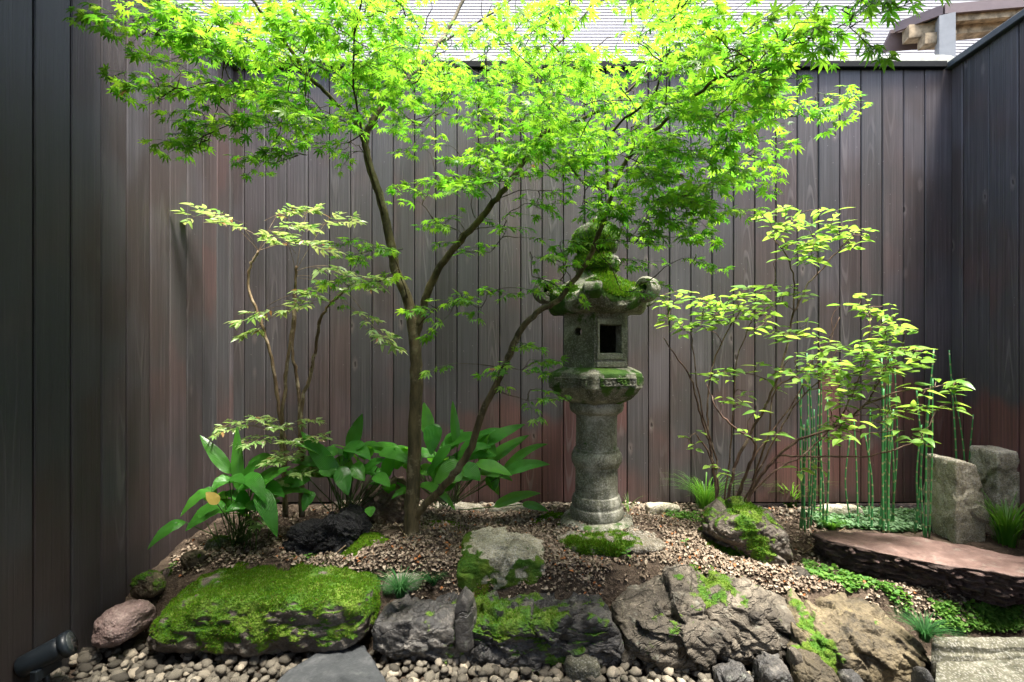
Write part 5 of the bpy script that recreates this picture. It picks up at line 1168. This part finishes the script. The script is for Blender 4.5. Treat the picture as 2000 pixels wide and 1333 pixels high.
tuft('dark_tuft', 1625, 1035, 200, .12, .9, 'grass', 'low dense green tuft between leaning rock and red slab', 'grass tuft', .0014, group='dark dwarf tufts')

# ---------------------------------------------------------------- low stuff: litter, moss, creeping plants
def sample_poly(pxpoly, n_):
    W = np.array([gpt(a, min(b, 1325)) for a, b in pxpoly])[:, :2]; out = []; lo, hi = W.min(0), W.max(0); tot = 0
    while tot < n_:
        p = rng.uniform(lo, hi, (n_ * 2, 2)); p = p[inpoly(p, W)]; out.append(p); tot += len(p)
    p = np.concatenate(out)[:n_]; return np.column_stack((p, G(p[:, 0], p[:, 1])))
def curl(seed, L=1, wd=.36, bend=.5, cup=.35):
    t = np.linspace(0, 1, 4); w_ = wd * np.array((.15, 1, .8, .05)); V = []
    for tt, ww in zip(t, w_):
        z = bend * math.sin(tt * 2.6) * .4; V += [(tt - .5, -ww, z + cup * ww), (tt - .5, 0, z), (tt - .5, ww, z + cup * ww)]
    Q = []
    for k in range(3): Q += [(3*k, 3*k+3, 3*k+4, 3*k+1), (3*k+1, 3*k+4, 3*k+5, 3*k+2)]
    return np.array(V), [np.array(Q)]
def scatter_stuff(name, P, tmpl, sz, mat, zoff=(0, .01), tilt=.5, label=None, cat=None):
    n_ = len(P); a = rng.uniform(0, 2 * np.pi, n_); X = np.stack((np.cos(a), np.sin(a), rng.normal(0, tilt * .5, n_)), 1); Z = UP + rng.normal(size=(n_, 3)) * tilt
    P = P + np.column_stack((np.zeros((n_, 2)), rng.uniform(*zoff, n_))); Mx = frames(X, Z); S = rng.uniform(*sz, n_); tv = rng.integers(0, len(tmpl), n_); b = Bag()
    for q, (V, Fs) in enumerate(tmpl):
        s_ = tv == q; V2, F2 = spread(V, Fs, Mx[s_], P[s_], S[s_]); b.V.append(V2)
        for f in F2: (b.Q if f.shape[1] == 4 else b.T).append(f + b.n)
        b.n += len(V2)
    V, Fs = b.out(); return add(name, V, Fs, M[mat], loc=P.mean(0), kind='stuff', label=label, cat=cat)
LT = [curl(1), curl(2, bend=.9, cup=.7), curl(3, wd=.22, bend=.3), curl(4, wd=.28, bend=-.6, cup=.2)]
Pl = np.vstack([sample_poly([(720,1010),(900,985),(1060,990),(1090,1040),(1330,1060),(1260,1080),(1200,1160),(900,1165),(760,1150),(700,1100)], 15000), sample_poly([(1230,985),(1400,990),(1420,1090),(1330,1085),(1280,1030)], 3800),
    sample_poly([(1190,1050),(1380,1075),(1500,1100),(1580,1170),(1400,1180),(1130,1190),(1130,1130)], 5000), sample_poly([(330,1095),(480,1000),(700,985),(1400,985),(1600,1000),(1650,1130),(1560,1180),(1200,1185),(760,1175),(560,1105)], 8500), sample_poly([(560,1090),(720,1085),(740,1130),(600,1110)], 700), sample_poly([(1500,1090),(1600,1110),(1650,1160),(1560,1160)], 1100), sample_poly([(330,1090),(560,1060),(640,1090),(560,1115),(330,1125)], 700), sample_poly([(1560,1130),(1700,1140),(1995,1200),(1995,1225),(1820,1230),(1640,1165)], 1100), sample_poly([(980,984),(1900,990),(1990,1060),(1700,1030),(1400,1010)], 900)])
Pl = Pl[fbm(Pl * np.array((6., 6., 0.)), 88, 3) + .5 * fbm(Pl * np.array((25., 25., 0.)), 89, 2) > rng.uniform(-1.1, -.1, len(Pl))]
scatter_stuff('leaf_litter', Pl, LT, (.009, .022), 'litter', (.0, .012), .55, 'dry brown leaf litter covering the bed between the stones', 'leaf litter')
disc = (np.array([(0, 0, 0)] + [(math.cos(a) * .5, math.sin(a) * .5, .10) for a in np.arange(6) * np.pi / 3]), [np.array([(0, k + 1, (k + 1) % 6 + 1) for k in range(6)])])
scatter_stuff('creeping_plant', sample_poly([(1570,1005),(1680,1000),(1820,1002),(1850,1040),(1760,1042),(1600,1035)], 3800), [disc], (.010, .022), 'cover', (.004, .03), .4, 'grey-green creeping plant carpet behind the flat red stone', 'ground cover')
Pg = np.vstack([sample_poly([(1565,1100),(1640,1120),(1720,1150),(1660,1165),(1580,1130)], 1300), sample_poly([(1640,1130),(1780,1170),(1995,1195),(1995,1238),(1830,1238),(1760,1200)], 5200), sample_poly([(1290,1000),(1380,1005),(1370,1025),(1300,1015)], 500)])
Pg = Pg[fbm(Pg * np.array((7., 7., 0.)), 98, 3) > rng.uniform(-1.0, .05, len(Pg))]
scatter_stuff('ground_cover', Pg, [oval_leaf(.3, .2, .2, n=3), disc], (.010, .022), 'cover2', (.004, .028), .5, 'fresh green low leaves growing through litter below the red slab', 'ground cover')
# moss cushions on the soil
mossV, mossQ = [], Bag()
for px, py, rx, ry, h_ in [(712,1060,.11,.09,.035),(1078,1012,.10,.05,.02),(1425,1078,.08,.07,.03),(1395,1072,.05,.05,.02),(690,1085,.06,.05,.02),(870,1025,.12,.05,.02),(1330,1015,.09,.04,.012),(925,1150,.06,.03,.012)]:
    c = gpt(px, py); a = np.linspace(0, 2 * np.pi, 40, endpoint=False); t = np.linspace(0.02, 1, 9); V = []
    for tt in t:
        x = c[0] + rx * tt * np.cos(a) * (1 + .25 * np.sin(3 * a + px)); y = c[1] + ry * tt * np.sin(a) * (1 + .2 * np.cos(2 * a + py)); V.append(np.column_stack((x, y, G(x, y) + h_ * (1 - tt ** 2) - .003)))
    V = np.vstack(V); Q = grid_faces(9, 40); T = np.vstack((Q[:, [0, 1, 2]], Q[:, [0, 2, 3]])); mossQ.put(V, None, T); V2, T2 = tuft_field(V, T, np.ones(len(T)), 2200, .010, px); mossQ.put(V2, None, T2)
V, Fs = mossQ.out(); add('moss', V, Fs, M['moss'], loc=V.mean(0), kind='stuff', label='green moss cushions on the soil of the bed', cat='moss')
# seedlings
for px, py, n_, L, lb in [(1225,1098,3,.030,'tiny yellow-green seedling in the middle of the leaf litter'),(1850,1042,3,.040,'round-leaved seedling at the foot of the shorter standing stone'),(338,1112,5,.022,'small ferny seedling at the left fence above the mossy rock'),(600,1098,4,.024,'small seedling in dark soil behind the mossy rock'),
        (1362,965,5,.05,'young pale-leaved sprout at the fence left of the shrub stems'),(1605,1010,3,.045,'pale broad-leaved seedling beside the leaning dark rock'),(1690,1112,4,.022,'small sprout under the front of the red slab'),(1340,1072,2,.028,'lone two-leaved seedling right of the lantern stone')]:
    b = gpt(px, max(py, 985)); r_ = empty('seedling', b, lb, 'seedling', 'seedlings in the bed'); me = mesh_of('leaf', *oval_leaf(.32, .2, .15, n=4), True, M['cover2'])
    top = b + UP * L * 1.3; V, Q, T = tube(np.array([b - UP * .01, top]), .0012, 4); add('stalk', V, [Q, T], M['petiole'], r_)
    for k in range(n_):
        a = k * 2.4 + rng.random(); d = unit(np.array((math.cos(a), math.sin(a), .15))); put('leaf', me, r_, frames(d[None], UP[None])[0], top - UP * L * .2 * k, L)
# fallen sticks
for (a, b, lb) in [((766,1020),(806,1082),'thin bent stick lying near the maple base'),((1570,1085),(1650,1040),'pale dry stick between leaning rock and red slab'),((655,1088),(700,1058),'short dark stick beside the moss by the lava stone')]:
    p, q = gpt(*a), gpt(*b); p[2] += .012; q[2] += .02; m = (p + q) / 2 + np.array((.005, 0, .008)); V, Q, T = tube(resample(np.array([p, m, q]), 5), .0028, 6, wob=.1); add('fallen_stick', V, [Q, T], M['nbark'], loc=m, label=lb, cat='stick', group='fallen sticks')
# one reed-thin weed in front of the red slab
# ---------------------------------------------------------------- gravel
gb = empty('gravel_bed', (0, 1.7, 0), 'pale rounded river pebbles along the front of the rocks', 'gravel', kind='structure')
variants = []
for s_ in range(5):
    v, T = ico(2); v = v * np.array((1, .78, .6)) * (1 + .24 * fbm(v * 1.9, 60 + s_, 3))[:, None]; variants.append((v, [T]))
gp = []
for x in np.arange(-1.80, 1.75, .036):
    for y in np.arange(1.42, 2.0, .034):
        gp.append((x + rng.uniform(-.014, .014), y + rng.uniform(-.013, .013), rng.uniform(.000, .012)))
gp = np.array(gp); yr = np.interp(gp[:, 0], _rl[:, 0], _rl[:, 1]); gp = gp[gp[:, 1] < yr + .03]
extra = gp[rng.choice(len(gp), int(len(gp) * .38), replace=False)] + np.column_stack((rng.uniform(-.015, .015, (int(len(gp) * .38), 2)), np.full(int(len(gp) * .38), .018))); gp = np.vstack((gp, extra))
SP = np.array(sp_); ins = inpoly(gp[:, :2], (SP - SP.mean(0)) * .96 + SP.mean(0)); gp = gp[~ins]
# pebble strip along the foot of the back fence
fs = np.column_stack((rng.uniform(-1.2, 2.45, 420), rng.uniform(2.70, 2.82, 420))); fs = np.column_stack((fs, G(fs[:, 0], fs[:, 1]) + .006))
allp = np.vstack((gp, fs)); sc = np.where(np.arange(len(allp)) < len(gp), rng.uniform(.014, .027, len(allp)), rng.uniform(.008, .02, len(allp)))
nP = len(allp); a = rng.uniform(0, 2 * np.pi, nP); Mx = frames(np.stack((np.cos(a), np.sin(a), rng.normal(0, .25, nP)), 1), UP + rng.normal(size=(nP, 3)) * .3); tv = rng.integers(0, 5, nP)
seen = in_view(allp, -4) & (np.arange(nP) < len(gp)); big = np.argsort(-(sc / allp[:, 1] * seen))[:295]; isb = np.zeros(nP, bool); isb[big] = True
pm = [mesh_of('pebble', V, Fs, True, M['pebble']) for V, Fs in variants]
for k in np.where(isb)[0]: put('pebble', pm[tv[k]], gb, Mx[k], allp[k], sc[k])
b = Bag()
for q, (V, Fs) in enumerate(variants):
    s_ = (~isb) & (tv == q); V2, F2 = spread(V, Fs, Mx[s_], allp[s_], sc[s_]); b.V.append(V2); b.T.append(F2[0] + b.n); b.n += len(V2)
V, Fs = b.out(); add('loose_pebbles', V, Fs, M['pebble'], gb, kind='stuff')
print('pebbles', nP, 'objects', len(bpy.data.objects))
